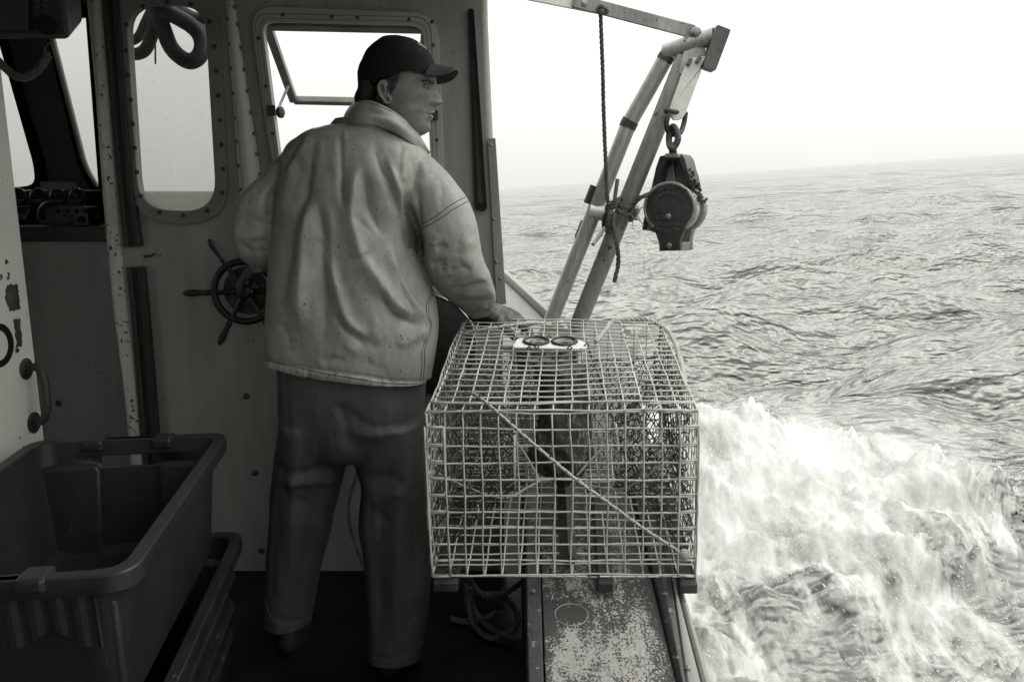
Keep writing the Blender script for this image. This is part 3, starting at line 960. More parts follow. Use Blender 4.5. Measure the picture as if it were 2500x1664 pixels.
for (u, v) in zz1([(1467, 40), (1455, 122), (1463, 284), (1473, 438), (1485, 596), (1497, 753), (1508, 905), (1520, 1058), (1535, 1210), (1496, 48), (1518, 157), (1540, 306), (1560, 444), (1581, 582), (1602, 718), (1623, 853), (1642, 983), (1662, 1112)]):
    mesh_obj('rivet', *screw(PY(u, v, YW - TH / 2 - .006), (0, -1, 0), .005, .006), M['steel'], cov)

# --- door post: rounded white edge and dark wooden stop in two lengths
post = [(243, -60), (252, 120), (262, 300), (272, 450), (284, 600), (300, 760), (318, 900), (337, 1050), (352, 1160), (375, 1330)]
mb = MB(); mb.add(*tube([PY(u, v, YW - .004) for u, v in post], .024, 14, flat=1.25))
mb.obj('door_post', M['trim'], bulk)
def stop(pxl, pxr, name='door_stop'):
    V = []; F = []
    for a, b in zip(pxl, pxr):
        A_, B_ = PY(a[0], a[1], YW - .03), PY(b[0], b[1], YW - .03); Wd = B_ - A_
        for t, dd in ((0, .012), (0, -.012), (.38, -.02), (.42, -.008), (.62, -.008), (.66, -.016), (1, -.014), (1, .012)): V.append(A_ + Wd * t + np.array([0, dd, 0]))
    n = 8
    for i in range(len(pxl) - 1):
        for k in range(n):
            l = (k + 1) % n; F.append((i * n + k, i * n + l, i * n + n + l, i * n + n + k))
    F += [tuple(range(n))[::-1], tuple(len(V) - n + k for k in range(n))]
    return mesh_obj(name, V, F, M['wood'], bulk, smooth=False, bevel=.002)
stop([(246, -60), (254, 30), (272, 250), (290, 450), (305, 603)], [(287, -60), (294, 30), (310, 250), (326, 450), (348, 600)])
stop([(311, 652), (322, 760), (334, 900), (345, 1050), (358, 1200), (372, 1330)], [(354, 651), (364, 760), (376, 900), (388, 1050), (400, 1200), (412, 1330)])
for (u, v) in ((602, 966), (623, 1153), (638, 1343)):
    mesh_obj('bolt', *hexbolt(PY(u, v, YW - TH / 2), (0, -1, 0), .0085, .009), M['darksteel'], bulk)
mesh_obj('wall_hook', *tube([PY(352, 626, YW - .018), PY(362, 625, YW - .03), PY(372, 623, YW - .035), PY(378, 618, YW - .03)], .004, 8), M['darksteel'], bulk)

# ------------------------------------------------------------------ roof over the steering station, and unseen walls added to block light
M['ceil'] = mat('ceiling_paint', .22, .5, var=.1, bump=.05)
o = mesh_obj('canopy_roof', *box((-1.47, .1, 2.115), (3.02, 5.4, .07)), M['ceil'], smooth=False, bevel=.01)  # unseen; aft stretch added to darken what faces astern
tag(o, 'grey roof over the steering station, carried aft unseen to cut sky light', 'roof', kind='structure')

o = mesh_obj('port_light_block', *box((-1.80, -.30, 1.04), (.05, 4.6, 2.07)), M['wall'], smooth=False)  # unseen, put close in to cut light from the left
tag(o, 'unseen grey panel to port behind the open door, added to cut light from the left', 'wall', kind='structure')
o = mesh_obj('aft_light_block', *box((-.88, -2.60, 1.04), (1.80, .05, 2.07)), M['wall'], smooth=False)  # unseen, added behind the camera to keep stern light out
tag(o, 'unseen grey panel astern, added to block light from aft', 'wall', kind='structure')

# ------------------------------------------------------------------ cuddy ahead of the doorway: windscreen wall, side wall, console
YF = 3.8
cud = thing('cuddy', 'dark cuddy seen through the doorway with two sloping windscreen panes', 'cabin', (-2.2, YF, 0))
FFr = wall_frame(YF)
def fpx(px): return wallpts(px, YF)
lw = fpx(rquad([(-190, 30), (-8, 30), (101, 405), (104, 456), (60, 463), (-190, 463)], [5, 6, 30, 22, 20, 5]))
rw = fpx(rquad([(118, 40), (222, 40), (254, 463), (246, 462), (212, 410)], [4, 4, 3, 6, 36]))
xo = fpx([(-330, 0), (330, 0)])
plate('windscreen_wall', [np.array([[xo[0][0], 0], [-1.885, 0], [-1.885, 2.36], [xo[0][0], 2.36]]), lw, rw], .03, FFr,
      mat('cuddy_lining', .16, .5, var=.15, bump=.05), cud)
for lp in (lw, rw):
    sl = plate('window_seal', [grow(lp, .045), grow(lp, -.012)], .03, wall_frame(YF - .03), M['rubber'], cud, bevel=.006)
    plate('pane', [grow(lp, .01)], .005, wall_frame(YF), glass_mat('windscreen_glass', .78, .02, .4, .05, 60), sl)
# lining between, starboard side and roof of the cuddy
V = [(-1.375, 2.76, 0), (-1.375, 2.76, 2.36), (-1.885, YF - .02, 2.36), (-1.885, YF - .02, 0)]
mesh_obj('side_wall', V, [(0, 1, 2, 3)], M['wall'], cud, smooth=False, solid=.02)
mesh_obj('roof', *box((-2.35, 3.3, 2.39), (1.9, 1.1, .04)), M['ceil'], cud, smooth=False)
mesh_obj('port_wall', *box((-3.0, 3.0, 1.17), (.04, 1.7, 2.4)), M['wall'], cud, smooth=False)
mesh_obj('cuddy_light_block', *box((-2.58, 2.14, 1.17), (.84, .04, 2.4)), M['wall'], cud, smooth=False)  # unseen, added to shut out light; its gap sets the cuddy's brightness
mesh_obj('header', *box((-2.35, 2.74, 2.25), (1.9, .03, .25)), M['wall'], cud, smooth=False)

YC = 3.12
con = thing('console', 'dark instrument console inside the doorway with a row of round gauges', 'console', (-1.8, YC, 0))
def cpx(px, Y): return wallpts(px, Y)
ztop = float(PY(180, 588, YC)[2]); zband = float(PY(180, 552, YC)[2])
mesh_obj('base', *box((-1.98, YC + .3, ztop / 2), (1.1, .6, ztop)), M['wall'], con, smooth=False, bevel=.008)
mesh_obj('bolt', *hexbolt(PY(144, 984, YC), (0, -1, 0), .010, .010), M['darksteel'], con)
mesh_obj('counter_edge', *box((-1.98, YC + .3, (ztop + zband) / 2), (1.1, .63, zband - ztop)), M['wood'], con, smooth=False, bevel=.004)
zt2 = float(PY(120, 464, YC + .2)[2])
mesh_obj('instrument_panel', *box((-2.12, YC + .32, (zband + zt2) / 2), (.72, .2, zt2 - zband)), M['blackpaint'], con, smooth=False, bevel=.01)
gy = YC + .22
M['dial'] = mat('dark_dial', .03, .2, var=.3, bump=0)
M['bezel'] = mat('gauge_bezel', .30, .3, metal=.8, var=.2, bump=0)
def gauge(u, v, ru, rv, y):
    c = PY(u, v, y - .012); r = ru / FPX * (y * CP)
    g = mesh_obj('gauge', *lathe([(r, 0), (r * 1.02, .008), (r * .94, .014), (r * .86, .012), (r * .84, .004)], c + [0, .012, 0], (0, -1, .25), 30, cap=False), M['bezel'], con)
    mesh_obj('dial', *lathe([(r * .9, .003), (.0005, .0035)], c + [0, .012, 0], (0, -1, .25), 24), M['dial'], g)
    R = axes((0, -1, .25)); q = c + np.array([0, -.002, 0])
    mesh_obj('lower_mask', *tube([q + R @ np.array([r * .78 * math.cos(a), r * .0, 0]) * 1 + np.array([0, -.001, -r * .5]) for a in (math.pi * .15, math.pi * .5, math.pi * .85)], r * .14, 6), M['frame'], g)
    mesh_obj('needle', *tube([q + [0, -.003, -r * .1], q + [-r * .25, -.003, r * .5]], .0018, 5), M['bezel'], g)
for (u, v) in ((42, 479), (91, 479), (139, 480), (187, 480)): gauge(u, v, 20, 15, gy)
gauge(124, 524, 36, 26, gy - .01)
gauge(262, 496, 12, 9, gy + .05)
rd = plate('depth_display', [cpx([(14, 500), (80, 500), (70, 530), (24, 545), (14, 545)], gy - .03)], .04, wall_frame(gy - .03), M['blackpaint'], con, bevel=.005)
plate('screen', [cpx([(20, 506), (72, 506), (66, 523), (20, 523)], gy - .052)], .003, wall_frame(gy - .052), M['dial'], rd)
rim_o, rim_i = cpx([(18, 502), (76, 502), (69, 526), (18, 526)], gy - .052), cpx([(20, 505), (72, 505), (66, 523), (20, 523)], gy - .052)
plate('bezel', [rim_o, rim_i], .006, wall_frame(gy - .053), M['bezel'], rd)
for u in (48, 61): mesh_obj('knob', *lathe([(.009, 0), (.009, .008), (.006, .01)], PY(u, 531, gy - .05), (0, -1, 0), 14), M['frame'], rd)
for (u, v) in ((58, 556), (92, 560)):
    mesh_obj('switch', *lathe([(.018, 0), (.018, .006), (.011, .008), (.009, .016)], PY(u, v, gy - .03), (0, -1, 0), 16), M['darksteel'], con)
# loose radio set on the counter edge, in front of the panel
rp = thing('radio', 'small dark radio set with buttons standing in front of the big gauge', 'radio', tuple(PY(178, 568, YC + .08)))
yr = YC + .1
bo = cpx(rquad([(128, 504), (226, 504), (233, 569), (127, 569)], 7), yr)
plate('case', [bo], .09, wall_frame(yr), mat('radio_case', .022, .4, var=.2, bump=.1), rp, bevel=.006)
for (u, v) in ((143, 515), (165, 515), (187, 515), (208, 515)):
    mesh_obj('button', *lathe([(.008, 0), (.007, .005), (.005, .006)], PY(u, v, yr - .045), (0, -1, 0), 12), M['rubber'], rp)
for (u, v) in ((158, 527), (174, 527), (174, 536), (174, 545), (190, 558), (206, 558)):
    p = PY(u, v, yr - .046); mesh_obj('button', *box(p, (.016, .006, .008)), M['dial'], rp, smooth=False, bevel=.002)
mesh_obj('knob', *lathe([(.013, 0), (.012, .012), (.008, .014)], PY(200, 536, yr - .045), (0, -1, 0), 16), M['rubber'], rp)
mesh_obj('side_knob', *lathe([(.012, 0), (.014, .015), (.008, .02)], PY(236, 530, yr), (1, -.2, 0), 14), M['darksteel'], rp)
o = plate('folded_paper', [cpx([(94, 443), (182, 445), (186, 461), (98, 463)], gy - .06)], .004, wall_frame(gy - .05), mat('grey_paper', .22, .7, var=.1), None)
tag(o, 'grey folded paper propped on top of the instrument panel', 'paper')

# ------------------------------------------------------------------ navigation box hung from the roof, with its coiled cord
nb = thing('navigation_display', 'black boxy navigation display hung from the roof at the top left', 'display', tuple(PY(80, 0, 2.05)))
F4 = [PY(-160, 98, 2.0), PY(171, 97, 2.0), PY(146, -90, 2.0), PY(-160, -90, 2.0)]
B4 = [PY(-150, 66, 2.28), PY(203, 56, 2.28), PY(193, -60, 2.28), PY(-150, -60, 2.28)]
M['navbox'] = mat('navigation_case', .016, .45, var=.2, bump=.1)
mesh_obj('case', *hexa(F4 + B4), M['navbox'], nb, smooth=False, bevel=.012)
sc_ = [PY(u, v, 1.992) for u, v in ((-150, 74), (72, 74), (70, -80), (-150, -80))]
mesh_obj('screen', sc_, [(0, 1, 2, 3)], mat('navigation_screen', .01, .12, var=.2, bump=0), nb, smooth=False, solid=.006)
for (u, v) in ((91, 2), (112, 2), (93, 16), (113, 16), (95, 28), (115, 28)):
    mesh_obj('button', *box(PY(u, v, 1.998), (.014, .006, .007)), M['dial'], nb, smooth=False, bevel=.002)
mesh_obj('knob', *lathe([(.022, 0), (.02, .014), (.014, .016)], PY(112, 62, 1.998), (0, -1, 0), 18), M['rubber'], nb)
mesh_obj('mount', *box(PY(30, -90, 2.15) + np.array([0, 0, .04]), (.3, .1, .16)), M['navbox'], nb, smooth=False)
base = spline([PY(u, v, y) for u, v, y in ((-40, 118, 2.1), (-6, 148, 2.1), (14, 168, 2.1), (34, 184, 2.1), (58, 190, 2.1), (80, 181, 2.1), (98, 165, 2.1), (110, 147, 2.1), (119, 132, 2.1))], 220)
base = resample(base, .0008); n = len(base); T = np.gradient(base, axis=0); T /= np.linalg.norm(T, axis=1)[:, None]
Bv = np.tile(np.array([0, 1., 0]), (n, 1)); Nv = np.cross(T, Bv)
ang = np.arange(n) * .0008 / .0062 * 2 * math.pi
tail = spline([PY(u, v, 2.1) for u, v in ((119, 132), (108, 128), (112, 114), (128, 98))], 30)
Q = base + .0085 * (np.cos(ang)[:, None] * Nv + np.sin(ang)[:, None] * Bv)
o = mesh_obj('coiled_cord', *tube(np.concatenate([Q, tail]), .0026, 6), mat('cord_grey', .075, .4, var=.1, bump=0))
tag(o, 'grey coiled microphone cord drooping below the black display', 'cord')

# ------------------------------------------------------------------ white door panel standing open at the far left, with grab handle
XD = -1.35
dr = thing('cabin_door', 'white scuffed door panel standing open at the left edge with a dark grab handle', 'door', (XD, 2.0, 0))
ye = float(PX(56, 620, XD)[1])
mesh_obj('panel', *box((XD - .02, ye - .45, 1.04), (.04, .9, 2.02)), M['white'], dr, smooth=False, bevel=.004)
def dp(u, v, off=.002): return PX(u, v, XD + off)
hnd = mesh_obj('grab_handle', *tube(spline([dp(62, 900, .006), dp(75, 896, .022), dp(94, 899, .040), dp(107, 925, .055), dp(113, 960, .06), dp(114, 1000, .058), dp(107, 1022, .045), dp(95, 1031, .025), dp(82, 1032, .006)], 48),
              [.007] * 8 + [.011] * 33 + [.007] * 8, 12), M['darksteel'], dr)
for (u, v) in ((63, 900), (82, 1031)):
    mt_ = mesh_obj('mount_plate', *lathe([(.030, 0), (.030, .003), (.024, .006), (.01, .008)], dp(u, v, 0), (1, 0, 0), 24), M['darksteel'], hnd)
# rusty patches left by removed fittings (raised crust of old glue and rust) and half a painted black ring
M['rust'] = mat('old_glue_patch', .05, .8, var=.6, vscale=30, bump=.6, bscale=160)
def dpatch(name, px, seed, m=M['rust'], th=.0025):
    c = np.mean([dp(u, v, 0) for u, v in px], 0); rs = np.random.RandomState(seed)
    lp = []
    P = [np.array(p, float) for p in px]
    for i in range(len(P)):
        a, b = P[i], P[(i + 1) % len(P)]
        for k in range(7):
            q = a + (b - a) * k / 7 + rs.normal(0, 1.6, 2); p3 = dp(q[0], q[1], 0); lp.append((p3[1], p3[2]))
    return plate(name, [np.array(lp)], th, ((XD + th / 2, 0, 0), (0, 1, 0), (0, 0, 1)), m, dr)
dpatch('rust_patch', [(14, 702), (24, 694), (42, 694), (44, 716), (48, 752), (24, 760), (12, 728)], 1)
dpatch('rust_patch', [(33, 780), (47, 778), (54, 842), (40, 846)], 2)
dpatch('rust_patch', [(17, 668), (21, 666), (21, 676), (19, 684)], 3)
dpatch('rust_patch', [(13, 636), (17, 635), (17, 643), (13, 643)], 4)
dpatch('rust_patch', [(0, 672), (4, 670), (4, 680), (0, 682)], 5)
dpatch('rust_patch', [(38, 852), (43, 850), (43, 858), (39, 860)], 6)
c0 = dp(-4, 843, 0)
th_ = np.linspace(0, 2 * math.pi, 48, endpoint=False)
ring_o = np.stack([c0[1] + .062 * np.cos(th_), c0[2] + .058 * np.sin(th_)], 1); ring_i = np.stack([c0[1] + .040 * np.cos(th_), c0[2] + .040 * np.sin(th_)], 1)
plate('painted_letter', [ring_o, ring_i], .002, ((XD + .0012, 0, 0), (0, 1, 0), (0, 0, 1)), M['rubber'], dr)

# ------------------------------------------------------------------ hose hung outside the porthole
hs = []
H1 = [(985, -40), (1020, 110), (1052, 210), (1090, 300), (1150, 365), (1215, 392), (1270, 360), (1290, 290), (1268, 215), (1200, 150), (1120, 105), (1040, 60)]
hose = mesh_obj('hose', *tube(spline([PY(*zz1([p])[0], 2.86 + .02 * math.sin(i)) for i, p in enumerate(H1)], 110), .027, 14), mat('black_hose', .02, .5, var=.2, bump=.1))
tag(hose, 'thick black hose looped outside the top of the porthole', 'hose')
mb = MB()
mb.add(*tube(spline([PY(*zz1([p])[0], 2.9) for p in ((1000, -30), (985, 130), (965, 240), (920, 325), (850, 345), (790, 300))], 60), .021, 12))
mb.add(*tube(spline([PY(*zz1([p])[0], 2.96) for p in ((1010, -30), (930, 140), (880, 240), (800, 275))], 40), .016, 12))
mb.add(*tube(spline([PY(*zz1([p])[0], 2.9) for p in ((1030, 20), (1120, 105), (1230, 170), (1330, 235), (1400, 260))], 50), .026, 12))
mb.add(*tube(spline([PY(*zz1([p])[0], 2.93) for p in ((1040, -10), (1150, 70), (1250, 120), (1330, 110))], 50), .022, 12))
mb.add(*tube(spline([PY(*zz1([p])[0], 2.93) for p in ((985, 60), (990, 250), (992, 410))], 20), .003, 6))
o = mb.obj('rope_hank', mat('grey_rope_hank', .07, .7, var=.3, bump=.3))
tag(o, 'grey rope hank hung behind the black hose outside the porthole', 'rope')

# ------------------------------------------------------------------ steering wheel on the bulkhead
yw = 2.60
ctr = PY(597, 712, yw); R83 = 80 / FPX * (yw * CP + (1.38 - ctr[2]) * SP)
whl = thing('steering_wheel', 'small dark six-spoked steering wheel on the bulkhead left of the man', 'steering wheel', tuple(ctr))
M['iron'] = mat('wheel_iron', .012, .42, metal=.1, var=.4, bump=.2)
th_ = np.linspace(0, 2 * math.pi, 64, endpoint=False)
mesh_obj('rim', *tube([ctr + np.array([R83 * .92 * math.cos(a), 0, R83 * .92 * math.sin(a)]) for a in th_], .0115, 12, closed=True), M['iron'], whl)
mesh_obj('hub', *lathe([(.024, -.03), (.024, .012), (.019, .02), (.012, .022)], ctr, (0, -1, 0), 24), M['iron'], whl)
for k in range(6):
    a = math.radians(60 * k + 1.5); d = np.array([math.cos(a), 0, math.sin(a)])
    mesh_obj('spoke', *tube([ctr + d * .018, ctr + d * R83 * .9], [.010, .0085], 8), M['iron'], whl)
    r0 = R83 * 1.0; L_ = R83 * .87
    prof = [(0, .0075), (.08, .0075), (.12, .0105), (.28, .0085), (.45, .0105), (.7, .0125), (.85, .0105), (.93, .0085), (1.0, .004)]
    mesh_obj('handle', *tube([ctr + d * (r0 + L_ * t) for t, _ in prof], [r for _, r in prof], 12), M['wood'], whl)
dsk = mesh_obj('backing_disc', *lathe([(.03, -.02), (.076, -.02), (.080, -.03), (.080, -.045), (.05, -.08), (.05, -.105)], ctr, (0, -1, 0), 36), mat('disc_iron', .04, .45, metal=.2, var=.5, vscale=18, bump=.3), whl)
for k in range(8):
    a = 2 * math.pi * k / 8 + .3; mesh_obj('bolt', *hexbolt(ctr + np.array([.066 * math.cos(a), .019, .066 * math.sin(a)]), (0, -1, 0), .005, .006), M['darksteel'], dsk)

# ------------------------------------------------------------------ pot hauler: black sheave with a bright rim, right of the man
yh = 2.62
hc = PY(1036, 842, yh); rh = 126 / FPX * (yh * CP + (1.38 - hc[2]) * SP)
hl = thing('trap_hauler', 'round black hauler sheave with a bright metal rim behind the man', 'hauler', tuple(hc))
mesh_obj('sheave', *lathe([(.02, .012), (rh * .7, .012), (rh * .97, .004), (rh * .97, -.012), (rh * .3, -.03), (.04, -.09)], hc, (0, -1, 0), 56), mat('sheave_black', .012, .5, var=.5, speck=.3, sv=.05, bump=.2), hl)
mesh_obj('rim', *tube([hc + np.array([rh * math.cos(a), -.004, rh * math.sin(a)]) for a in np.linspace(0, 2 * math.pi, 80, endpoint=False)], .0045, 8, closed=True), mat('bright_rim', .5, .22, metal=1, var=.1, bump=0), hl)
mesh_obj('hub', *lathe([(.03, .01), (.03, .04), (.02, .05)], hc, (0, -1, 0), 24), M['darksteel'], hl)
# ------------------------------------------------------------------ wire lobster trap on the rail
# eight corners of the cage, from the photograph's own corners at its measured size (0.59 m wide, 0.38 m high)
tFL, tFR = PD(1040, 1007, 1.73), PD(1703, 1005, 1.73)
bFL, bFR = PD(1053, 1406, 1.80), PD(1697, 1408, 1.80)
tBL, tBR = PD(1129, 786, 2.375), PD(1612, 789, 2.375)
hB = ((bFL - tFL) + (bFR - tFR)) / 2 * .97
bBL, bBR = tBL + hB + [.004, 0, 0], tBR + hB
trap = thing('lobster_trap', 'square-meshed grey wire lobster trap sitting on the wash rail', 'lobster trap', tuple((bFL + bFR + bBL + bBR) / 4))
M['wire'] = mat('plastic_coated_wire', .44, .42, var=.25, vscale=14, speck=.42, sscale=160, sv=.08, bump=.1)
M['clip'] = mat('hog_rings', .5, .3, metal=.7, var=.2, bump=0)
M['twine'] = mat('net_twine', .028, .7, var=.4, vscale=30, bump=.2)
WR = .0021
rsT = np.random.RandomState(3)


def bil(a, b, c, d, s, t): return (a * (1 - s) + b * s) * (1 - t) + (d * (1 - s) + c * s) * t   # a b / d c


def panel(name, a, b, c, d, nu, nv, off=0., wob=.00055, parent=trap, r=WR, u0=0, u1=1, v0=0, v1=1, bend=.0042):
    """welded wire: nu x nv cells on the quad a-b (top) d-c (bottom)"""
    n = norm(np.cross(b - a, d - a)); mb = MB()
    U = [u0 + (u1 - u0) * i / nu for i in range(nu + 1)]; W = [v0 + (v1 - v0) * i / nv for i in range(nv + 1)]
    wob_g = rsT.normal(0, wob, (nu + 1, nv + 1, 3))
    sd_ = rsT.rand() * 50; e1, e2 = norm(b - a), norm(d - a)
    def pt(i, j):
        q = bil(a, b, c, d, U[i], W[j]); wx = np.array([U[i] * 2.6 + sd_]); wy = np.array([W[j] * 2.6 + sd_])
        return q + n * (off + bend * 2.4 * float(fbm(wx, wy, 2, 3)[0])) + (e1 * float(fbm(wx * 1.3, wy, 2, 9)[0]) + e2 * float(fbm(wx, wy * 1.3, 2, 15)[0])) * bend * 1.3 + wob_g[i, j]
    for i in range(nu + 1):
        mb.add(*tube([pt(i, j) for j in range(nv + 1)], r, 6))
    for j in range(nv + 1):
        mb.add(*tube([pt(i, j) + n * r * .9 for i in range(nu + 1)], r, 6))
    return mb.obj(name, M['wire'], parent, auto=0)


panel('front_panel', tFL, tFR, bFR, bFL, 15, 10)
# narrow folded end flaps standing just proud of the front corners
fl = norm(np.cross(tFR - tFL, bFL - tFL)); fl = fl if fl[1] < 0 else -fl
panel('corner_flap', PD(1036, 1043, 1.715), PD(1082, 1043, 1.715), PD(1100, 1407, 1.78), PD(1056, 1406, 1.78), 1, 9, bend=.0012)
panel('corner_flap', PD(1660, 1042, 1.715), PD(1708, 1041, 1.715), PD(1698, 1407, 1.78), PD(1655, 1408, 1.78), 1, 9, bend=.0012)
panel('back_panel', tBL, tBR, bBR, bBL, 15, 10)
panel('left_panel', tFL, tBL, bBL, bFL, 17, 10)
panel('right_panel', tFR, tBR, bBR, bFR, 17, 10)
panel('bottom_panel', bFL + [0, 0, .004], bFR + [0, 0, .004], bBR, bBL, 15, 17)
# top: fixed side strip at the right and the hinged lid over the rest, lid wires a touch higher
panel('top_panel', tFL, tFR, tBR, tBL, 15, 17, wob=.0008, u0=.78, u1=1.0) if False else None
lidn = norm(np.cross(tFR - tFL, tBL - tFL)); lidn = lidn if lidn[2] > 0 else -lidn
up = lidn * .007
panel('lid', tFL * .95 + tBL * .05 + up, tFR * .95 + tBR * .05 + up, tBR + up, tBL + up, 12, 18, u0=.02, u1=.80)
panel('fixed_top', tFL, tFR, tBR, tBL, 3, 18, u0=.80, u1=1.0)
panel('front_edge_strip', tFL + lidn * .001, tFR + lidn * .001, tFR * .93 + tBR * .07 + lidn * .001, tFL * .93 + tBL * .07 + lidn * .001, 15, 1)
panel('crosspiece', tFL * .45 + tBL * .55, tFR * .45 + tBR * .55, bFR * .45 + bBR * .55, bFL * .45 + bBL * .55, 15, 10, v0=.55, v1=1.0)
# clip rings round the seams
mb = MB()
def clip(p, axis, l=.018, r=.0034):
    a = norm(axis); mesh_obj('clip_ring', *tube([p - a * l / 2, p + a * l / 2], r, 8), M['clip'], trap)
for k in range(22):
    t = (k + .5) / 22; q = bFL * (1 - t) + bFR * t
    if k % 2 == 0 or rsT.rand() < .3: clip(q + np.array([0, 0, .002]), bFR - bFL, .02 + rsT.rand() * .008)
for t in (.04, .09, .15, .22, .83, .9, .96):
    clip(tFL * (1 - t) + tFR * t + lidn * .002, tFR - tFL, .022)
for k in range(13):
    t = (k + .3) / 13; clip((tFL * .2 + tFR * .8) * (1 - t) + (tBL * .2 + tBR * .8) * t + lidn * .004, tBL - tFL, .03)
for t in (.12, .3, .5, .7, .9):
    clip(tFL * (1 - t) + bFL * t, bFL - tFL, .02); clip(tFR * (1 - t) + bFR * t, bFR - tFR, .02)

# net heads: knotted twine funnels from the side panels to a ring, and the sloping parlour head
def net(name, fn, nu, nv, r=.0011, jit=.004):
    """diamond twine net on a surface fn(s,t)"""
    P = {}
    for i in range(nu + 1):
        for j in range(nv + 1):
            P[i, j] = np.array(fn(i / nu, (j + (.5 if i % 2 else 0)) / (nv + .5))) + rsT.normal(0, jit, 3)
    m = MB()
    for i in range(nu):
        for j in range(nv + 1):
            for dj in ((0, -1) if i % 2 == 0 else (0, 1)):
                if 0 <= j + dj <= nv:
                    a, b = P[i, j], P[i + 1, j + dj]; c = (a + b) / 2 + rsT.normal(0, jit * .5, 3)
                    m.add(*tube([a, c, b], r, 4, cap=False))
    return m.obj(name, M['twine'], trap, auto=0)


def inner(s, t, h): return bil(tFL, tFR, tBR, tBL, s, t) * (1 - h) + bil(bFL, bFR, bBR, bBL, s, t) * h
def funnel(side, y0, y1, ring_s, ring_t, ring_h, rr=.075):
    c = inner(ring_s, ring_t, ring_h); e = norm(tFR - tFL) * (1 if side == 0 else -1)
    def rect(a):       # a 0..1 round the side panel opening
        q = a * 4; k = int(q) % 4; f = q - int(q)
        C4 = [(y0, .04), (y1, .04), (y1, .96), (y0, .96)]; A_, B_ = C4[k], C4[(k + 1) % 4]
        t = A_[0] + (B_[0] - A_[0]) * f; h = A_[1] + (B_[1] - A_[1]) * f
        return inner(.012 if side == 0 else .988, t, h)
    def fn(s, t):
        a = t % 1.0; p = rect(a); ang = -math.pi * .75 + 2 * math.pi * a
        q = c + np.array([e[0] * .0, math.cos(ang) * rr, -math.sin(ang) * rr])
        k = s ** .8
        return p * (1 - k) + q * k
    net('net_head', fn, 13, 26, r=.0014)
    R_ = [c + np.array([0, math.cos(a) * rr, math.sin(a) * rr]) for a in np.linspace(0, 2 * math.pi, 26, endpoint=False)]
    mesh_obj('entrance_ring', *tube(R_, .0035, 6, closed=True), M['wire'], trap)
    return c
cA = funnel(0, .06, .52, .30, .30, .52); cB = funnel(1, .10, .60, .72, .34, .52)
net('parlour_head', lambda s, t: inner(.06 + .88 * t, .55 + .40 * s, .02 + .62 * s + .10 * math.sin(math.pi * t) * s), 13, 28, r=.0014)
net('parlour_head', lambda s, t: inner(.04 + .92 * t, .56 + .38 * s, .97 - .42 * s), 9, 24, r=.0014)
net('side_net', lambda s, t: inner(.985 - .02 * math.sin(5 * t), .05 + .9 * s, .02 + .96 * t), 20, 13, r=.0014)
net('side_net', lambda s, t: inner(.02 + .015 * math.sin(6 * t), .05 + .9 * s, .05 + .9 * t), 18, 11)
# guy cords that hold the rings open
mb = MB()
for P_ in ([inner(.02, .1, .45), inner(.13, .16, .60), inner(.26, .22, .72), inner(.36, .28, .70), inner(.43, .30, .66)],
           [inner(.10, .45, .30), inner(.22, .40, .34), inner(.33, .34, .50), inner(.40, .30, .66)],
           [inner(.95, .12, .30), inner(.85, .16, .50), inner(.73, .22, .66), inner(.60, .30, .70), inner(.55, .30, .66)],
           [inner(.82, .4, .35), inner(.68, .35, .48), inner(.56, .30, .64)],
           [inner(.40, .30, .66), inner(.48, .29, .655), inner(.57, .30, .66)]):
    mb.add(*tube(spline(P_, 30), .0028, 7))
mb.obj('ring_cords', mat('ring_cord', .30, .5, var=.2, bump=.1), trap)
# bait bag: knitted bag hanging from the lid, with its lumpy catch of bait at the bottom
bag = []
axis_c = [inner(.50, .42, h) for h in (-.0, .15, .3, .42, .52, .60, .68, .74, .79, .82)]
rad = [.050, .050, .050, .052, .060, .060, .056, .042, .022, .008]
V = []; F = []; SG = 36
for i, (c, r) in enumerate(zip(spline(axis_c, 45), np.interp(np.linspace(0, 9, len(spline(axis_c, 45))), range(10), rad))):
    for k in range(SG):
        a = 2 * math.pi * k / SG; rr = r * (1 + .13 * math.sin(3 * a + i * .16) + .08 * math.sin(7 * a - i * .33) + rsT.normal(0, .025))
        V.append(c + np.array([rr * 1.25 * math.cos(a), rr * math.sin(a), rsT.normal(0, .001)]))
n_ = len(V) // SG
for i in range(n_ - 1):
    for k in range(SG):
        l = (k + 1) % SG; F.append((i * SG + k, i * SG + l, i * SG + SG + l, i * SG + SG + k))
F += [tuple(range(SG)), tuple(len(V) - SG + k for k in range(SG))]
mesh_obj('bait_bag', V, F, mat('bait_bag_mesh', .03, .5, var=.8, vscale=30, stretch=(2.5, 2.5, .5), speck=.7, sscale=140, sv=.14, sstretch=(1, 1, .3), bump=.8, bscale=140, bstretch=(1, 1, .35)), trap, auto=0)
mesh_obj('bait_cord', *tube(spline([inner(.50, .42, .8), inner(.505, .43, .88), inner(.50, .44, .97)], 12), .004, 6), M['twine'], trap)
# escape vent let into the lid: pale plate with two round rings
vc = PD(1345, 838, 2.10) + lidn * .012
vs = norm(tFR - tFL); vt = norm(np.cross(lidn, vs))
def VP2(u, v): p = PP(u, v, vc, lidn) - vc; return (float(np.dot(p, vs)), float(np.dot(p, vt)))
vo = np.array([VP2(u, v) for u, v in rquad([(1254, 846), (1262, 829), (1282, 827), (1408, 828), (1432, 839), (1434, 853), (1255, 849)], 3, 3)])
def ell(u0, v0, ru, rv, n=30): return np.array([VP2(u0 + ru * math.cos(a), v0 + rv * math.sin(a)) for a in np.linspace(0, 2 * math.pi, n, endpoint=False)])
M['vent'] = mat('pale_vent_plastic', .62, .4, var=.08, speck=.3, bump=.05)
vent = plate('escape_vent', [vo, ell(1309, 836, 27, 8.5), ell(1378, 836.5, 27, 8.5)], .004, (vc, vs, vt), M['vent'], trap, bevel=.001)
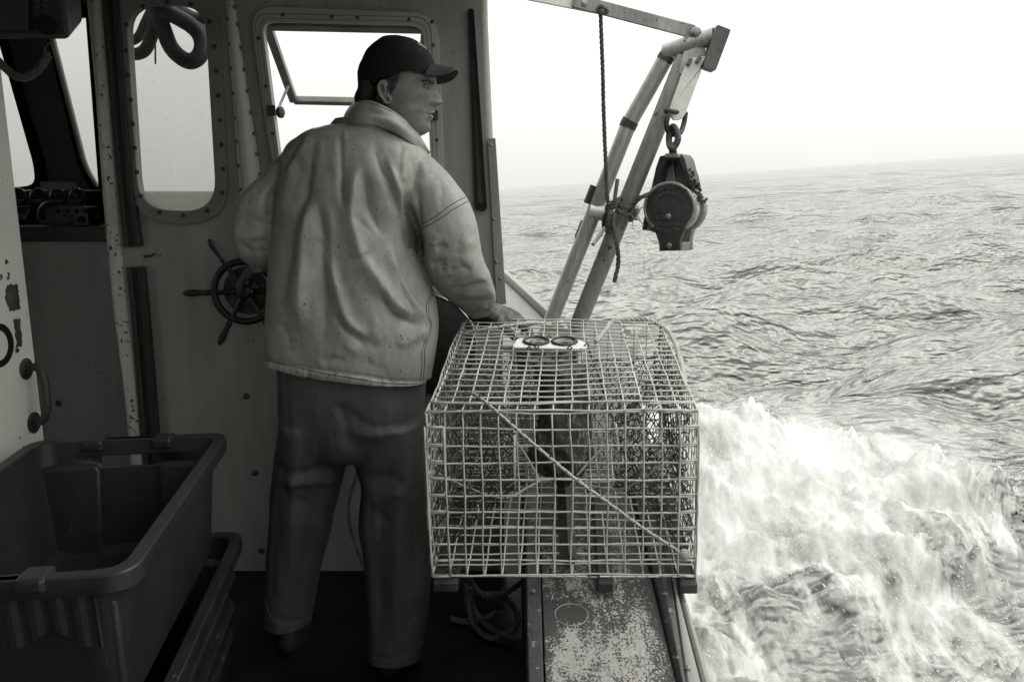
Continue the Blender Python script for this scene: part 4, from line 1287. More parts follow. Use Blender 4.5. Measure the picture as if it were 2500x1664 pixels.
for (u0, v0) in ((1309, 835.5), (1378, 836)):
    E = [vc + vs * x + vt * y + lidn * .004 for x, y in ell(u0, v0, 29.5, 9.6, 36)]
    mesh_obj('vent_ring', *tube(E, .0042, 8, closed=True), M['blackpaint'], vent)
mb = MB()
for (u, v) in ((1292, 853), (1310, 850), (1391, 852), (1340, 826), (1257, 828), (1432, 846)):
    p = PP(u, v, vc, lidn) + lidn * .003; mesh_obj('vent_tie', *tube([p + vs * .006, p + lidn * .006, p - vs * .006, p - lidn * .004], .0022, 6, closed=True), M['blackpaint'], vent)
# wooden runners below and brick ballast strip
for (u, v, w_, h_) in ((1477, 1421, 38, 27), (1678, 1424, 45, 27), (1090, 1420, 60, 27)):
    c0 = PD(u, v, 1.80); k = 1.80 / FPX
    c1 = c0 + (bBL - bFL) * 1.02
    X = norm(bFR - bFL); Z = norm(tFL - bFL)
    c0 = c0 - norm(bBL - bFL) * .02
    Q = []
    for c in (c0, c1):
        for sx, sz in ((-1, -1), (1, -1), (1, 1), (-1, 1)): Q.append(c + X * sx * w_ * k / 2 + Z * sz * h_ * k / 2)
    mesh_obj('runner', Q, [(0, 1, 2, 3), (7, 6, 5, 4), (0, 4, 5, 1), (1, 5, 6, 2), (2, 6, 7, 3), (3, 7, 4, 0)], M['wood'], trap, smooth=False, bevel=.004)
b0 = inner(.52, .05, .985); b1 = inner(.50, .93, .985)
mesh_obj('ballast', *tube([b0 + (b1 - b0) * t + [0, 0, .012] for t in np.linspace(0, 1, 6)], .02, 4), M['darksteel'], trap, smooth=False)
# striped elastic lid cords and the bridle rope at the back
def bungee(P_, r):
    mb = MB(); mc = MB()
    Q = resample(spline(P_, 60), .004); mb.add(*tube(Q, r, 10))
    T_ = np.gradient(Q, axis=0)
    s = 0
    for i in range(2, len(Q) - 3, 4):
        t = norm(T_[i]); A_ = axes(t)
        for sg in (0, 1, 2):
            a = s * .9 + sg * math.pi * 2 / 3
            d = A_[:, 0] * math.cos(a) + A_[:, 1] * math.sin(a)
            mc.add(*box(Q[i] + d * r * .93, (.0022, .0022, .0040), A_))
        s += 1
    el = mb.obj('elastic_cord', M['elastic'], trap)
    mc.obj('woven_fleck', M['rubber'], el, smooth=False)
M['elastic'] = mat('pale_elastic', .34, .5, var=.1, bump=.2)
bungee([PD(u, v, d) for u, v, d in ((1135, 958, 1.80), (1165, 966, 1.745), (1230, 1020, 1.70), (1320, 1098, 1.71), (1405, 1168, 1.72), (1490, 1230, 1.735), (1570, 1288, 1.75), (1635, 1330, 1.765), (1668, 1352, 1.775))], .0037)
bungee([PD(u, v, d) for u, v, d in ((1112, 832, 2.26), (1125, 822, 2.25), (1145, 810, 2.24), (1190, 802, 2.23), (1250, 793, 2.25), (1300, 788, 2.30), (1345, 791, 2.33))], .0044)
M['rope'] = mat('grey_rope', .36, .75, var=.3, vscale=30, speck=.4, sv=.05, bump=.3)
M['rope_dark'] = mat('dark_rope', .06, .75, var=.4, vscale=40, bump=.4)
mesh_obj('bridle_rope', *rope(spline([PD(u, v, d) for u, v, d in ((1455, 835, 2.16), (1480, 805, 2.28), (1492, 788, 2.36), (1520, 780, 2.40), (1560, 779, 2.41), (1600, 787, 2.38), (1630, 806, 2.3), (1650, 838, 2.2), (1662, 880, 2.05), (1670, 915, 1.96), (1671, 955, 1.88))], 70), .0078), M['rope'], trap)
mesh_obj('knot', *ball(PD(1671, 1352, 1.775), (.014, .014, .012), 10, 7), M['rope'], trap)
# stray wire ends inside
mesh_obj('bent_wire', *tube([inner(.12, .2, .82), inner(.14, .22, .90), inner(.16, .2, .80), inner(.15, .24, .78)], WR, 6), M['wire'], trap)

# ------------------------------------------------------------------ tote boxes at the left
M['tote'] = mat('grey_fish_tote', .024, .42, var=.25, vscale=4, stretch=(1, 1, .5), speck=.42, sscale=90, sv=.06, sstretch=(1, 1, .07), worn=.16, wscale=5, wv=.06, bump=.15)
M['tote_dark'] = mat('dark_fish_tote', .018, .4, var=.5, vscale=5, speck=.5, sscale=50, sv=.07, bump=.3)


def tote(name, label, x0, x1, y0, y1, z1, h, m, handle=True):
    t = thing(name, label, 'tote box', ((x0 + x1) / 2, (y0 + y1) / 2, z1 - h))
    W_, D_ = x1 - x0, y1 - y0; cx, cy = (x0 + x1) / 2, (y0 + y1) / 2
    def ring(ins, z, r=.05, n=7):
        P_ = rquad([(-W_ / 2 + ins, -D_ / 2 + ins), (W_ / 2 - ins, -D_ / 2 + ins), (W_ / 2 - ins, D_ / 2 - ins), (-W_ / 2 + ins, D_ / 2 - ins)], r, n)
        return [(cx + p[0], cy + p[1], z) for p in P_]
    # one skin: outside wall, rolled rim, inside wall, floor
    rings = [ring(.055, z1 - h, .06), ring(.050, z1 - h + .01, .06), ring(.032, z1 - .076, .06), ring(.028, z1 - .038, .06), ring(.001, z1 - .036, .06), ring(0, z1 - .034, .06),
             ring(0, z1 - .003, .06), ring(.003, z1, .058), ring(.026, z1, .05), ring(.030, z1 - .003, .048), ring(.032, z1 - .02, .045), ring(.034, z1 - .038, .045), ring(.038, z1 - .076, .045), ring(.060, z1 - h + .03, .05), ring(.085, z1 - h + .015, .05)]
    n = len(rings[0]); V = [p for r in rings for p in r]; F = []
    for i in range(len(rings) - 1):
        for k in range(n):
            l = (k + 1) % n; F.append((i * n + k, i * n + l, i * n + n + l, i * n + n + k))
    F += [tuple(range(n))[::-1], tuple(len(V) - n + k for k in range(n))]
    body = mesh_obj('body', V, F, m, t, auto=28)
    if handle:          # hand holes through both ends, just under the rim
        cut = MB()
        for ye_ in (y0, y1): cut.add(*box((cx, ye_, z1 - .056), (.29 * W_, .16, .030)))
        co_ = cut.obj('cutter', m); bo = body.modifiers.new('cut', 'BOOLEAN'); bo.object = co_; bo.solver = 'EXACT'; bo.operation = 'DIFFERENCE'
        me2 = evaluated(body); body.modifiers.remove(bo); body.data = me2; bpy.data.objects.remove(co_)
    # pillar mouldings inside the far end, handle recess bars at both ends
    for ye_, sgn in ((y1, -1), (y0, 1)):
        for fx, wd_ in ((-.29, .15), (.28, .13)):
            c = (cx + fx * W_, ye_ + sgn * .050, z1 - h * .55); mb = MB()
            P_ = rquad([(-wd_ / 2, -.010), (wd_ / 2, -.010), (wd_ / 2, .010), (-wd_ / 2, .010)], .009, 5)
            V2 = []; 
            for z, k in ((z1 - h + .02, .9), (z1 - .075, 1.0), (z1 - .06, .85), (z1 - .058, .5)):
                V2 += [(c[0] + p[0] * k, c[1] + p[1] * k + sgn * (.022 if z < z1 - h + .03 else 0), z) for p in P_]
            n2 = len(P_); F2 = []
            for i in range(3):
                for k in range(n2):
                    l = (k + 1) % n2; F2.append((i * n2 + k, i * n2 + l, i * n2 + n2 + l, i * n2 + n2 + k))
            F2 += [tuple(range(n2))[::-1], tuple(3 * n2 + k for k in range(n2))]
            mesh_obj('pillar', V2, F2, m, t, auto=60)
    if handle:
        for ye_, sgn in ((y1, -1), (y0, 1)):
            for fx in (-.17, .17):
                mesh_obj('handle_block', *box((cx + fx * W_, ye_ + sgn * .022, z1 - .011), (.050, .058, .030)), m, t, smooth=False, bevel=.008)
            mesh_obj('handle_bar', *box((cx, ye_ + sgn * .014, z1 - .014), (.30 * W_, .022, .028)), m, t, smooth=False, bevel=.004)
            # ribbed apron under the rim
        ap = []; na = 19
        ax0, ax1 = x1 - .235, x1 - .068
        V = []; F = []
        for i in range(na):
            s = i / (na - 1); x = ax0 + (ax1 - ax0) * s; d = .010 if (i // 2) % 2 else .004
            zb_ = z1 - .135 + .035 * math.exp(-((s - .52) / .2) ** 2) - .012 * s
            V += [(x, y0 + .018 - d, z1 - .030), (x, y0 + .030 - d, zb_)]
        for i in range(na - 1): F.append((2 * i, 2 * i + 1, 2 * i + 3, 2 * i + 2))
        mesh_obj('apron', V, F, m, t, solid=.005, smooth=False)
    else:
        for z, k in ((z1 - .10, .006), (z1 - .19, .012), (z1 - .27, .018)):
            P_ = ring(.022 + k, z, .06); mb = MB(); mb.add(*tube(P_, .010, 6, closed=True)); mb.obj('rib', m, t)
    t.rotation_euler = (0, 0, math.radians(8.0))
    return t


tote('tote_box', 'empty grey plastic fish tote with open top, upper one of the stack', -.962 - .2515, -.962 + .2515, 1.645 - .409, 1.645 + .412, .724, .31, M['tote'])
tote('tote_box', 'dark wet tote at the bottom of the stack, mostly hidden under the grey one', -.965 - .2515, -.955 + .2615, 1.655 - .420, 1.655 + .422, .428, .42, M['tote_dark'], handle=False)

# ------------------------------------------------------------------ davit
YD = 2.78
M['galv'] = mat('galvanised_pipe', .30, .42, metal=.35, var=.35, vscale=6, stretch=(1, 1, .25), speck=.45, sscale=70, sv=.05, bump=.15)
M['galvdark'] = mat('weathered_pipe', .20, .45, metal=.3, var=.4, vscale=6, stretch=(1, 1, .25), speck=.5, sscale=60, sv=.04, bump=.15)
M['weld'] = mat('scorched_weld', .04, .6, metal=.2, var=.5, bump=.4)
M['plateal'] = mat('bright_plate', .55, .45, metal=.25, var=.12, vscale=14, speck=.35, sscale=70, sv=.1, bump=.2)
M['plate_dark'] = mat('dark_flat_bar', .07, .45, metal=.3, var=.4, vscale=9, bump=.2)
dv = thing('davit', 'two-legged pipe davit leaning out over the rail with a flat brace from the roof', 'davit', tuple(PY(1320, 930, YD)))
RT = 18.5 / FPX * YD
A0, A1, A2 = PY(1287, 930, YD), PY(1535, 303, YD - .02), PY(1633, 128, YD - .06)
mesh_obj('leg', *tube([A0, A0 * .5 + A1 * .5, A1, PY(1590, 206, YD - .04), A2 + (A2 - A1) * .02], RT, 18), M['galv'], dv)
mesh_obj('collar', *tube([A1 - norm(A1 - A0) * .014, A1, A1 + norm(A2 - A1) * .014], RT * 1.09, 18), M['weld'], dv)
mesh_obj('collar', *tube([A2 - norm(A2 - A1) * .03, A2 - norm(A2 - A1) * .01], RT * 1.05, 18), M['weld'], dv)
E0, E1 = PY(1622, 128, YD - .06), PY(1745, 88, YD - .14)
mesh_obj('top_pipe', *tube([E0, E0 * .5 + E1 * .5, E1], RT * 1.02, 18), M['galv'], dv)
B0, B1 = PY(1356, 930, YD - .02), PY(1673, 140, YD - .10)
mesh_obj('leg', *tube([B0, B0 * .6 + B1 * .4, B1], RT * 1.12, 18), M['galvdark'], dv)
mesh_obj('cross_pipe', *tube([PY(1441, 515, YD - .02), PY(1476, 522, YD - .03), PY(1525, 532, YD - .05)], RT * .98, 16), M['plateal'], dv)
for P_, a in ((PY(1450, 480, YD), A1 - A0), (PY(1427, 566, YD), A1 - A0)):
    mesh_obj('scorched_band', *tube([P_ - norm(a) * .030, P_ + norm(a) * .034], RT * 1.015, 18), M['weld'], dv)
mesh_obj('scorched_band', *tube([PY(1489, 598, YD - .042), PY(1530, 497, YD - .056)], RT * 1.13, 18), M['plate_dark'], dv)
for P_, a in ((A0, A1 - A0), (B0, B1 - B0)):
    mesh_obj('foot_flange', *lathe([(.055, -.02), (.055, 0), (.034, .012), (.03, .03)], P_, RN, 24), M['galvdark'], dv)
# end plate, bracket plate, bright hanger plate
def pplate(name, px, Y, th, m, parent, bevel=.002, tiltY=0):
    return plate(name, [wallpts(px, Y)], th, wall_frame(Y), m, parent, bevel=bevel)
pplate('end_plate', rquad([(1746, 64), (1779, 77), (1742, 176), (1712, 165)], 4, 3), YD - .15, .055, M['plate_dark'], dv, .005)
pplate('bracket', rquad([(1668, 128), (1722, 108), (1712, 170), (1690, 172), (1680, 180), (1655, 181)], 3, 3), YD - .115, .03, M['galv'], dv, .003)
hg = pplate('hanger_plate', rquad([(1670, 165), (1690, 142), (1722, 138), (1706, 170), (1712, 172), (1670, 282), (1662, 293), (1644, 294), (1632, 272)], 4, 3), YD - .145, .020, M['plateal'], dv, .003)
for (u, v) in ((1683, 152), (1705, 146)):
    c = PY(u, v, YD - .16); mesh_obj('lug', *box(c, (.012, .016, .022), np.array(Matrix.Rotation(.45, 3, 'Y'))), M['plate_dark'], hg, smooth=False, bevel=.002)
# flat brace in two lengths, bolted, running up to the roof edge
br_px = [(1000, -78), (1390, 10), (1395, 10), (1692, 85)]
def bar(name, p0, p1, w_, d_, m):
    a = norm(p1 - p0); zz = norm(np.cross(np.cross(a, [0, 0, 1.]), a)); yy = np.cross(a, zz); V = []
    for P_ in (p0, p1):
        for s, t in ((-1, -1), (1, -1), (1, 1), (-1, 1)): V.append(P_ + zz * s * w_ / 2 + yy * t * d_ / 2)
    return mesh_obj(name, V, [(0, 1, 2, 3), (7, 6, 5, 4), (0, 4, 5, 1), (1, 5, 6, 2), (2, 6, 7, 3), (3, 7, 4, 0)], m, dv, smooth=False, bevel=.003)
P0, P1, P2, P3 = PY(1000, -72, 2.44), PY(1478, 24, 2.64), PY(1400, 3, 2.60), PY(1693, 80, 2.68)
bar('brace', P0, P1, .036, .008, M['plateal'])
q = np.array([0, -.010, 0]); bar('brace', P2 + q, P3 + q, .042, .009, M['galvdark'])
mesh_obj('bolt', *hexbolt(PY(1426, 10, 2.60), (0, -1, 0), .011, .012), M['steel'], dv)
bk = pplate('brace_bracket', rquad([(1682, 68), (1716, 78), (1700, 92), (1676, 108), (1668, 100)], 3, 3), 2.665, .012, M['galvdark'], dv, .002)
mesh_obj('bolt', *hexbolt(PY(1698, 81, 2.655), (0, -1, 0), .014, .016), M['steel'], bk)

# ------------------------------------------------------------------ hanging snatch block with cast lettering
yb = 2.60
kb = 1 / FPX * (yb * CP + .25 * SP)        # metres per photo pixel at the block
def bz(x, y): return (1550 + x / 5.6, 350 + y / 5.6)
M['cast'] = mat('cast_block', .045, .46, metal=.25, var=.4, vscale=14, speck=.4, sscale=90, sv=.12, bump=.35, bscale=130)
M['cast_light'] = mat('cast_block_edge', .26, .42, metal=.3, var=.35, vscale=12, speck=.5, sscale=70, sv=.03, bump=.3)
blk = thing('snatch_block', 'heavy cast metal snatch block hanging from the davit with raised maker lettering', 'block', tuple(PY(1645, 350, yb)))
fc = PY(*bz(470, 870), yb); yf = yb                                    # front cheek face plane Y = yb
DEP = .125                                                             # thickness of the block into the picture
Rd = 345 / 5.6 * kb
ax_in = norm([.72, 1.0, -.05])                                         # the block is turned: its far side shows at the right
fx = norm([1.0, -.72, 0.]); fz = np.array([0, 0, 1.])
BR = np.stack([fx, ax_in, np.cross(fx, ax_in)], 1)
fN = -norm(np.cross(fx, np.cross(fx, ax_in))) if False else -ax_in
fz = norm(np.cross(ax_in, fx)) * -1 if np.cross(ax_in, fx)[2] < 0 else norm(np.cross(ax_in, fx))
def FPt(x, y):                                                         # enlargement pixel -> coordinates on the front cheek plane
    u, v = bz(x, y); p = PP(u, v, fc, ax_in) - fc
    return (float(np.dot(p, fx)), float(np.dot(p, fz)))
def circ(cx, cy, r, a0, a1, n): return [(cx + r * math.cos(a), cy - r * math.sin(a)) for a in np.radians(np.linspace(a0, a1, n))]
cheek = circ(470, 880, 345, -52, 232, 60) + [(330, 1365), (338, 1473), (620, 1462), (612, 1335)]
cheek2 = np.array([FPt(x, y) for x, y in cheek])
FB = (fc, fx, fz)
def off(d): return (fc + ax_in * d, fx, fz)
plate('front_cheek', [cheek2], .018, off(.009), M['cast'], blk, bevel=.005, smooth=True, auto=30)
# raised lip round the cheek
lip = [fc + fx * p[0] + fz * p[1] for p in np.array([FPt(x, y) for x, y in circ(470, 880, 338, -50, 230, 60)])]
mesh_obj('rim', *tube([p + ax_in * .004 for p in lip], .006, 8), M['cast_light'], blk)
# sheave between the cheeks and the back cheek, pushed in along the pin
c_in = np.array(FPt(470, 890))
cc = fc + fx * c_in[0] + fz * c_in[1]
mesh_obj('sheave', *lathe([(Rd * .80, .018), (Rd * .88, .024), (Rd * .70, .036), (Rd * .66, .05), (Rd * .70, .064), (Rd * .88, .076), (Rd * .80, .082)], cc, ax_in, 48), mat('sheave_metal', .45, .35, metal=.5, var=.2, bump=.1), blk)
back = [(x * 1.0, y) for x, y in circ(470, 880, 345, -60, 60, 30)] + [(600, 560), (585, 150), (380, 160), (290, 330)] + circ(470, 880, 345, 130, 240, 30) + [(330, 1365), (338, 1473), (620, 1462), (612, 1335)]
plate('back_cheek', [np.array([FPt(x, y) for x, y in back])], .022, off(DEP * .80), M['cast_light'], blk, bevel=.006, smooth=True, auto=30)
# frame: rear housing walls and top yoke joined round the throat
hous = [(300, 170), (395, 150), (590, 135), (640, 200), (720, 520), (700, 560), (620, 330), (560, 215), (390, 225), (330, 340), (215, 900), (110, 1190), (60, 1180), (60, 1120), (150, 760), (245, 330)]
plate('housing', [np.array([FPt(x, y) for x, y in hous])], .075, off(.060), M['cast'], blk, bevel=.005)
lside = [(300, 168), (395, 215), (420, 520), (240, 640), (150, 1000), (160, 1230), (70, 1195), (52, 1130), (150, 760), (245, 330)]
plate('side_guard', [np.array([FPt(x, y) for x, y in lside])], .012, off(.075), M['cast_light'], blk, bevel=.003)
thr = [(395, 190), (600, 190), (690, 430), (730, 640), (250, 640), (300, 350)]
plate('throat', [np.array([FPt(x, y) for x, y in thr])], .010, off(.105), M['blackpaint'], blk, bevel=.002)  # black sheet added to fill the opening so the throat stays dark
tp = fc + fx * FPt(495, 165)[0] + fz * FPt(495, 165)[1]
mesh_obj('yoke', *box(tp + ax_in * .055, (195 / 5.6 * kb, .11, 60 / 5.6 * kb), BR), M['cast_light'], blk, smooth=False, bevel=.004)
ft = FPt(478, 1405); fp = fc + fx * ft[0] + fz * ft[1]
mesh_obj('foot', *box(fp + ax_in * .058, (272 / 5.6 * kb, .075, 118 / 5.6 * kb), BR), M['cast_light'], blk, smooth=False, bevel=.003)
# weedy crust down the right-hand side of the throat
mb = MB()
for k in range(70):
    t = rsT.rand(); x, y = 655 + 165 * t + rsT.normal(0, 16), 330 + 470 * t + rsT.normal(0, 20)
    q_ = FPt(x, y); p = fc + fx * q_[0] + fz * q_[1] + ax_in * rsT.uniform(.015, .08)
    mb.add(*ball(p, np.array([.004, .004, .005]) * rsT.uniform(.5, 1.3), 6, 4))
mb.obj('weed_crust', mat('weed_crust', .03, .7, var=.6, vscale=40, bump=.6), blk)
for (x, y, r) in ((458, 1002, .0105), (468, 1400, .0105)):
    q_ = FPt(x, y); mesh_obj('bolt', *hexbolt(fc + fx * q_[0] + fz * q_[1], -ax_in, r * .72, .010), M['steel'], blk)
# raised letters, each laid on its arc of the cheek
def letter(ch, x, y, size, ang):
    cu = bpy.data.curves.new('t', 'FONT'); cu.body = ch; cu.size = size; cu.extrude = .0009; cu.align_x = 'CENTER'; cu.align_y = 'CENTER'; cu.offset = .0004
    o = bpy.data.objects.new('t', cu); COL.objects.link(o); me = evaluated(o); bpy.data.objects.remove(o); bpy.data.curves.remove(cu)
    q_ = FPt(x, y); p = fc + fx * q_[0] + fz * q_[1] - ax_in * .0012
    ca, sa = math.cos(ang), math.sin(ang); ux = fx * ca + fz * sa; uy = -fx * sa + fz * ca; uz = -ax_in
    co = me_co(me); V = p + co[:, :1] * ux + co[:, 1:2] * uy + co[:, 2:] * uz
    F = [tuple(pl.vertices) for pl in me.polygons]; bpy.data.meshes.remove(me); return V, F
mb = MB(); CX, CY = 470, 890
def arc_text(s, r, a_mid, step, size, inward=False):
    n = len(s)
    for i, ch in enumerate(s):
        if ch == ' ': continue
        a = math.radians(a_mid + (n - 1) / 2 * step - i * step) if not inward else math.radians(a_mid - (n - 1) / 2 * step + i * step)
        x, y = CX + r * math.cos(a), CY - r * math.sin(a)
        mb.add(*letter(ch, x, y, size, a - math.pi / 2 if not inward else a + math.pi / 2))
def line_text(s, x, y, step, size):
    for i, ch in enumerate(s):
        if ch != ' ': mb.add(*letter(ch, x + i * step, y, size, 0))
SZ_ = 62 / 5.6 * kb
arc_text('HI-LIP', 285, 97, 7.2, SZ_)
arc_text('SUPERIOR BLOCKS', 215, 91, 9.6, SZ_)
line_text('SIZE', 305, 1010, 34, SZ_); line_text('5', 566, 992, 30, SZ_)
line_text('CAP.2000 LBS.', 300, 1100, 29, SZ_ * .9)
arc_text('WESTBROOK, MAINE', 312, -97, 7.3, SZ_, True)
mb.obj('lettering', mat('cast_letters', .085, .4, metal=.3, var=.2, bump=.1), blk, smooth=False)
# shackle, eye and chain link
yk = YD - .15
def chain(px, r, name, closed=False):
    return mesh_obj(name, *tube(spline([PY(u, v, y) for u, v, y in px], 50, closed), r, 10, closed=closed), M['darksteel'], blk)
chain([(1634, 271, yk - .015), (1628, 290, yk - .02), (1628, 312, yk - .01), (1636, 326, yk), (1650, 328, yk), (1662, 322, yk + .01), (1670, 300, yk + .03), (1673, 278, yk + .03)], .0085, 'shackle')
mesh_obj('shackle_pin', *tube([PY(1622, 268, yk - .02), PY(1640, 272, yk - .02), PY(1676, 278, yk + .03)], .007, 10), M['darksteel'], blk)
mesh_obj('pin_head', *ball(PY(1629, 270, yk - .02), (.012, .010, .010), 10, 7), M['darksteel'], blk)
chain([(1645, 310, yb + .02), (1652, 322, yb + .01), (1655, 340, yb), (1648, 356, yb), (1640, 362, yb), (1634, 350, yb + .02), (1634, 326, yb + .03), (1638, 313, yb + .03)], .0105, 'swivel_eye', True)
mesh_obj('swivel_stem', *tube([PY(1642, 352, yb + .02), PY(1643, 372, yb + .04), PY(1643, 384, yb + .06)], [.011, .013, .016], 12), M['darksteel'], blk)

# ------------------------------------------------------------------ ropes on the davit
o = mesh_obj('hanging_rope', *rope(spline([PY(u, v, y) for u, v, y in ((1463, 20, 2.60), (1466, 26, 2.585), (1467, 60, 2.60), (1471, 160, 2.64), (1474, 280, 2.67), (1478, 380, 2.68), (1482, 470, 2.67), (1486, 505, 2.66))], 60), .0068), M['rope_dark'])
tag(o, 'thin grey rope hanging straight down from the flat brace to the davit cross pipe', 'rope')
mesh_obj('tie', *rope(spline([PY(u, v, 2.585) for u, v in ((1462, 18), (1468, 16), (1480, 24), (1484, 30), (1470, 34), (1463, 26))], 30), .006), M['rope_dark'], o)
lash = thing('lashing', 'dark knotted rope lashing round the davit legs with a loose tail', 'rope lashing', tuple(PY(1490, 530, 2.68)))
yl = 2.66
def dz(x, y): return (1380 + x / 5.6, 420 + y / 5.6)
def lrope(name, pts, r=.0075): return mesh_obj(name, *rope(spline([PY(*dz(x, y), Y) for x, y, Y in pts], 70), r), M['rope_dark'], lash)
lrope('wrap', [(590, 440, 2.67), (570, 530, 2.65), (535, 620, 2.66), (525, 720, 2.72), (545, 780, 2.76), (600, 760, 2.70), (585, 600, 2.645), (620, 480, 2.64), (690, 410, 2.65), (750, 360, 2.68), (755, 400, 2.72)])
lrope('wrap', [(560, 500, 2.65), (600, 440, 2.64), (680, 400, 2.64), (740, 370, 2.65), (700, 440, 2.63), (620, 520, 2.635), (590, 640, 2.63), (575, 760, 2.64), (580, 815, 2.67), (560, 780, 2.70)])
lrope('wrap', [(640, 540, 2.63), (600, 600, 2.62), (570, 700, 2.63), (572, 800, 2.65), (610, 800, 2.70), (600, 700, 2.64), (615, 590, 2.63)])
lrope('wrap', [(720, 470, 2.65), (790, 480, 2.635), (880, 500, 2.64), (920, 520, 2.68), (880, 560, 2.65), (820, 580, 2.635), (740, 530, 2.635), (700, 500, 2.64)])
lrope('wrap', [(700, 520, 2.64), (760, 560, 2.63), (850, 590, 2.63), (930, 560, 2.64), (970, 520, 2.66), (990, 540, 2.68), (950, 600, 2.65), (900, 640, 2.645), (905, 670, 2.65), (890, 600, 2.64), (920, 500, 2.65)])
lrope('lead', [(905, 560, 2.64), (925, 480, 2.64), (975, 400, 2.63), (1040, 345, 2.62), (1100, 320, 2.62), (1150, 300, 2.64)])
lrope('tail', [(620, 560, 2.635), (645, 660, 2.63), (670, 800, 2.62), (705, 980, 2.61), (725, 1150, 2.61), (718, 1300, 2.62), (690, 1420, 2.62), (672, 1505, 2.62)])
mb = MB()
for k in range(26):
    a = rsT.normal(0, 1, 3); c = PY(*dz(955, 580), 2.65); c = c + a * np.array([.008, .006, .016])
    mb.add(*tube(spline([c, c + rsT.normal(0, .008, 3), c + rsT.normal(0, .012, 3)], 8), .0012, 4))
mb.obj('frayed_end', M['rope'], lash)
for pts in ([(715, 95, 2.63), (700, 200, 2.635), (685, 300, 2.64), (672, 420, 2.65)], [(378, 990, 2.60), (460, 880, 2.62), (545, 760, 2.64)]):
    P_ = [PY(*dz(x, y), Y) for x, y, Y in pts]
    mesh_obj('toggle_rod', *tube(P_, .0066, 10), M['galvdark'], lash)

# ------------------------------------------------------------------ rope bight on the deck and rope against the bulkhead
def floor_rope(name, px, zs, r, label, m):
    P_ = [PZ(u, v, z) for (u, v), z in zip(px, zs)]
    o = mesh_obj(name, *rope(spline(P_, 160), r), m); tag(o, label, 'rope', None); return o
def rz(x, y): return (1000 + x / 2.945, 1350 + y / 2.945)
pts = [(300, 470), (420, 490), (560, 460), (650, 400), (620, 350), (520, 300), (450, 220), (420, 170), (400, 160), (360, 180), (400, 280), (430, 420), (470, 520), (540, 590), (640, 610), (720, 580), (770, 520),
       (775, 440), (720, 350), (620, 290), (540, 300), (450, 290), (440, 340), (480, 430), (560, 520), (660, 580), (770, 620), (840, 630)]
zs = [.012, .012, .03, .05, .09, .14, .18, .22, .22, .18, .10, .04, .016, .016, .016, .018, .03, .05, .08, .10, .08, .06, .05, .03, .016, .028, .028, .03]
o = floor_rope('rope_coil', [rz(*p) for p in pts], zs, .010, 'grey rope lying in loose bights on the deck under the trap', mat('deck_rope', .10, .75, var=.3, vscale=30, bump=.3))
mesh_obj('bight', *rope(spline([PZ(*rz(x, y), z) for (x, y), z in zip([(300, 210), (420, 240), (560, 300), (680, 290), (790, 220), (840, 200)], [.06, .09, .12, .12, .1, .1])], 60), .010), o.data.materials[0], o)
o = mesh_obj('wall_rope', *rope(spline([PY(u, v, 2.66) for u, v in ((878, 1100), (874, 1150), (860, 1195), (853, 1235), (856, 1285), (870, 1330), (884, 1372), (900, 1400))], 60), .008), mat('wall_rope_grey', .12, .75, var=.3, vscale=30, bump=.3))
tag(o, 'thin rope hanging against the bulkhead seen between the man\'s legs', 'rope')
# ------------------------------------------------------------------ the fisherman
per = thing('person', 'man in pale oilskin jacket, dark trousers and black cap, standing with his back turned', 'person', (-.45, 2.2, 0))
rsP = np.random.RandomState(17)


def sup(t, e): c = math.cos(t); return math.copysign(abs(c) ** (2 / e), c)
def sups(t, e): c = math.sin(t); return math.copysign(abs(c) ** (2 / e), c)


def loft(rings):
    n = len(rings[0]); V = [tuple(p) for r in rings for p in r]; F = []
    for i in range(len(rings) - 1):
        for k in range(n):
            l = (k + 1) % n; F.append((i * n + k, i * n + l, i * n + n + l, i * n + n + k))
    F += [tuple(range(n))[::-1], tuple(len(V) - n + k for k in range(n))]
    return V, F


def oval(uL, vL, uR, vR, Y, b, e=2.3, n=40, bf=None):
    """horizontal ring whose sides meet the photo's outline; b = half depth towards the camera, bf = away from it"""
    L_, R_ = PY(uL, vL, Y), PY(uR, vR, Y); c = (L_ + R_) / 2; h = (R_ - L_) / 2; bf = bf or b
    return [c + h * sup(t, e) + np.array([0, (bf if math.sin(t) > 0 else b) * sups(t, e), 0]) for t in np.linspace(0, 2 * math.pi, n, endpoint=False)]


def smooth_rings(tab, m):
    """resample a table of ring parameters"""
    T = np.array(tab, float); Q = spline(T, m); return Q


def limb(pts, n=40, seg=20, flat=1.0):
    P_ = np.array([list(PY(u, v, Y)) + [r] for u, v, Y, r in pts]); Q = spline(P_, n)
    return tube(Q[:, :3], Q[:, 3], seg, flat=flat)


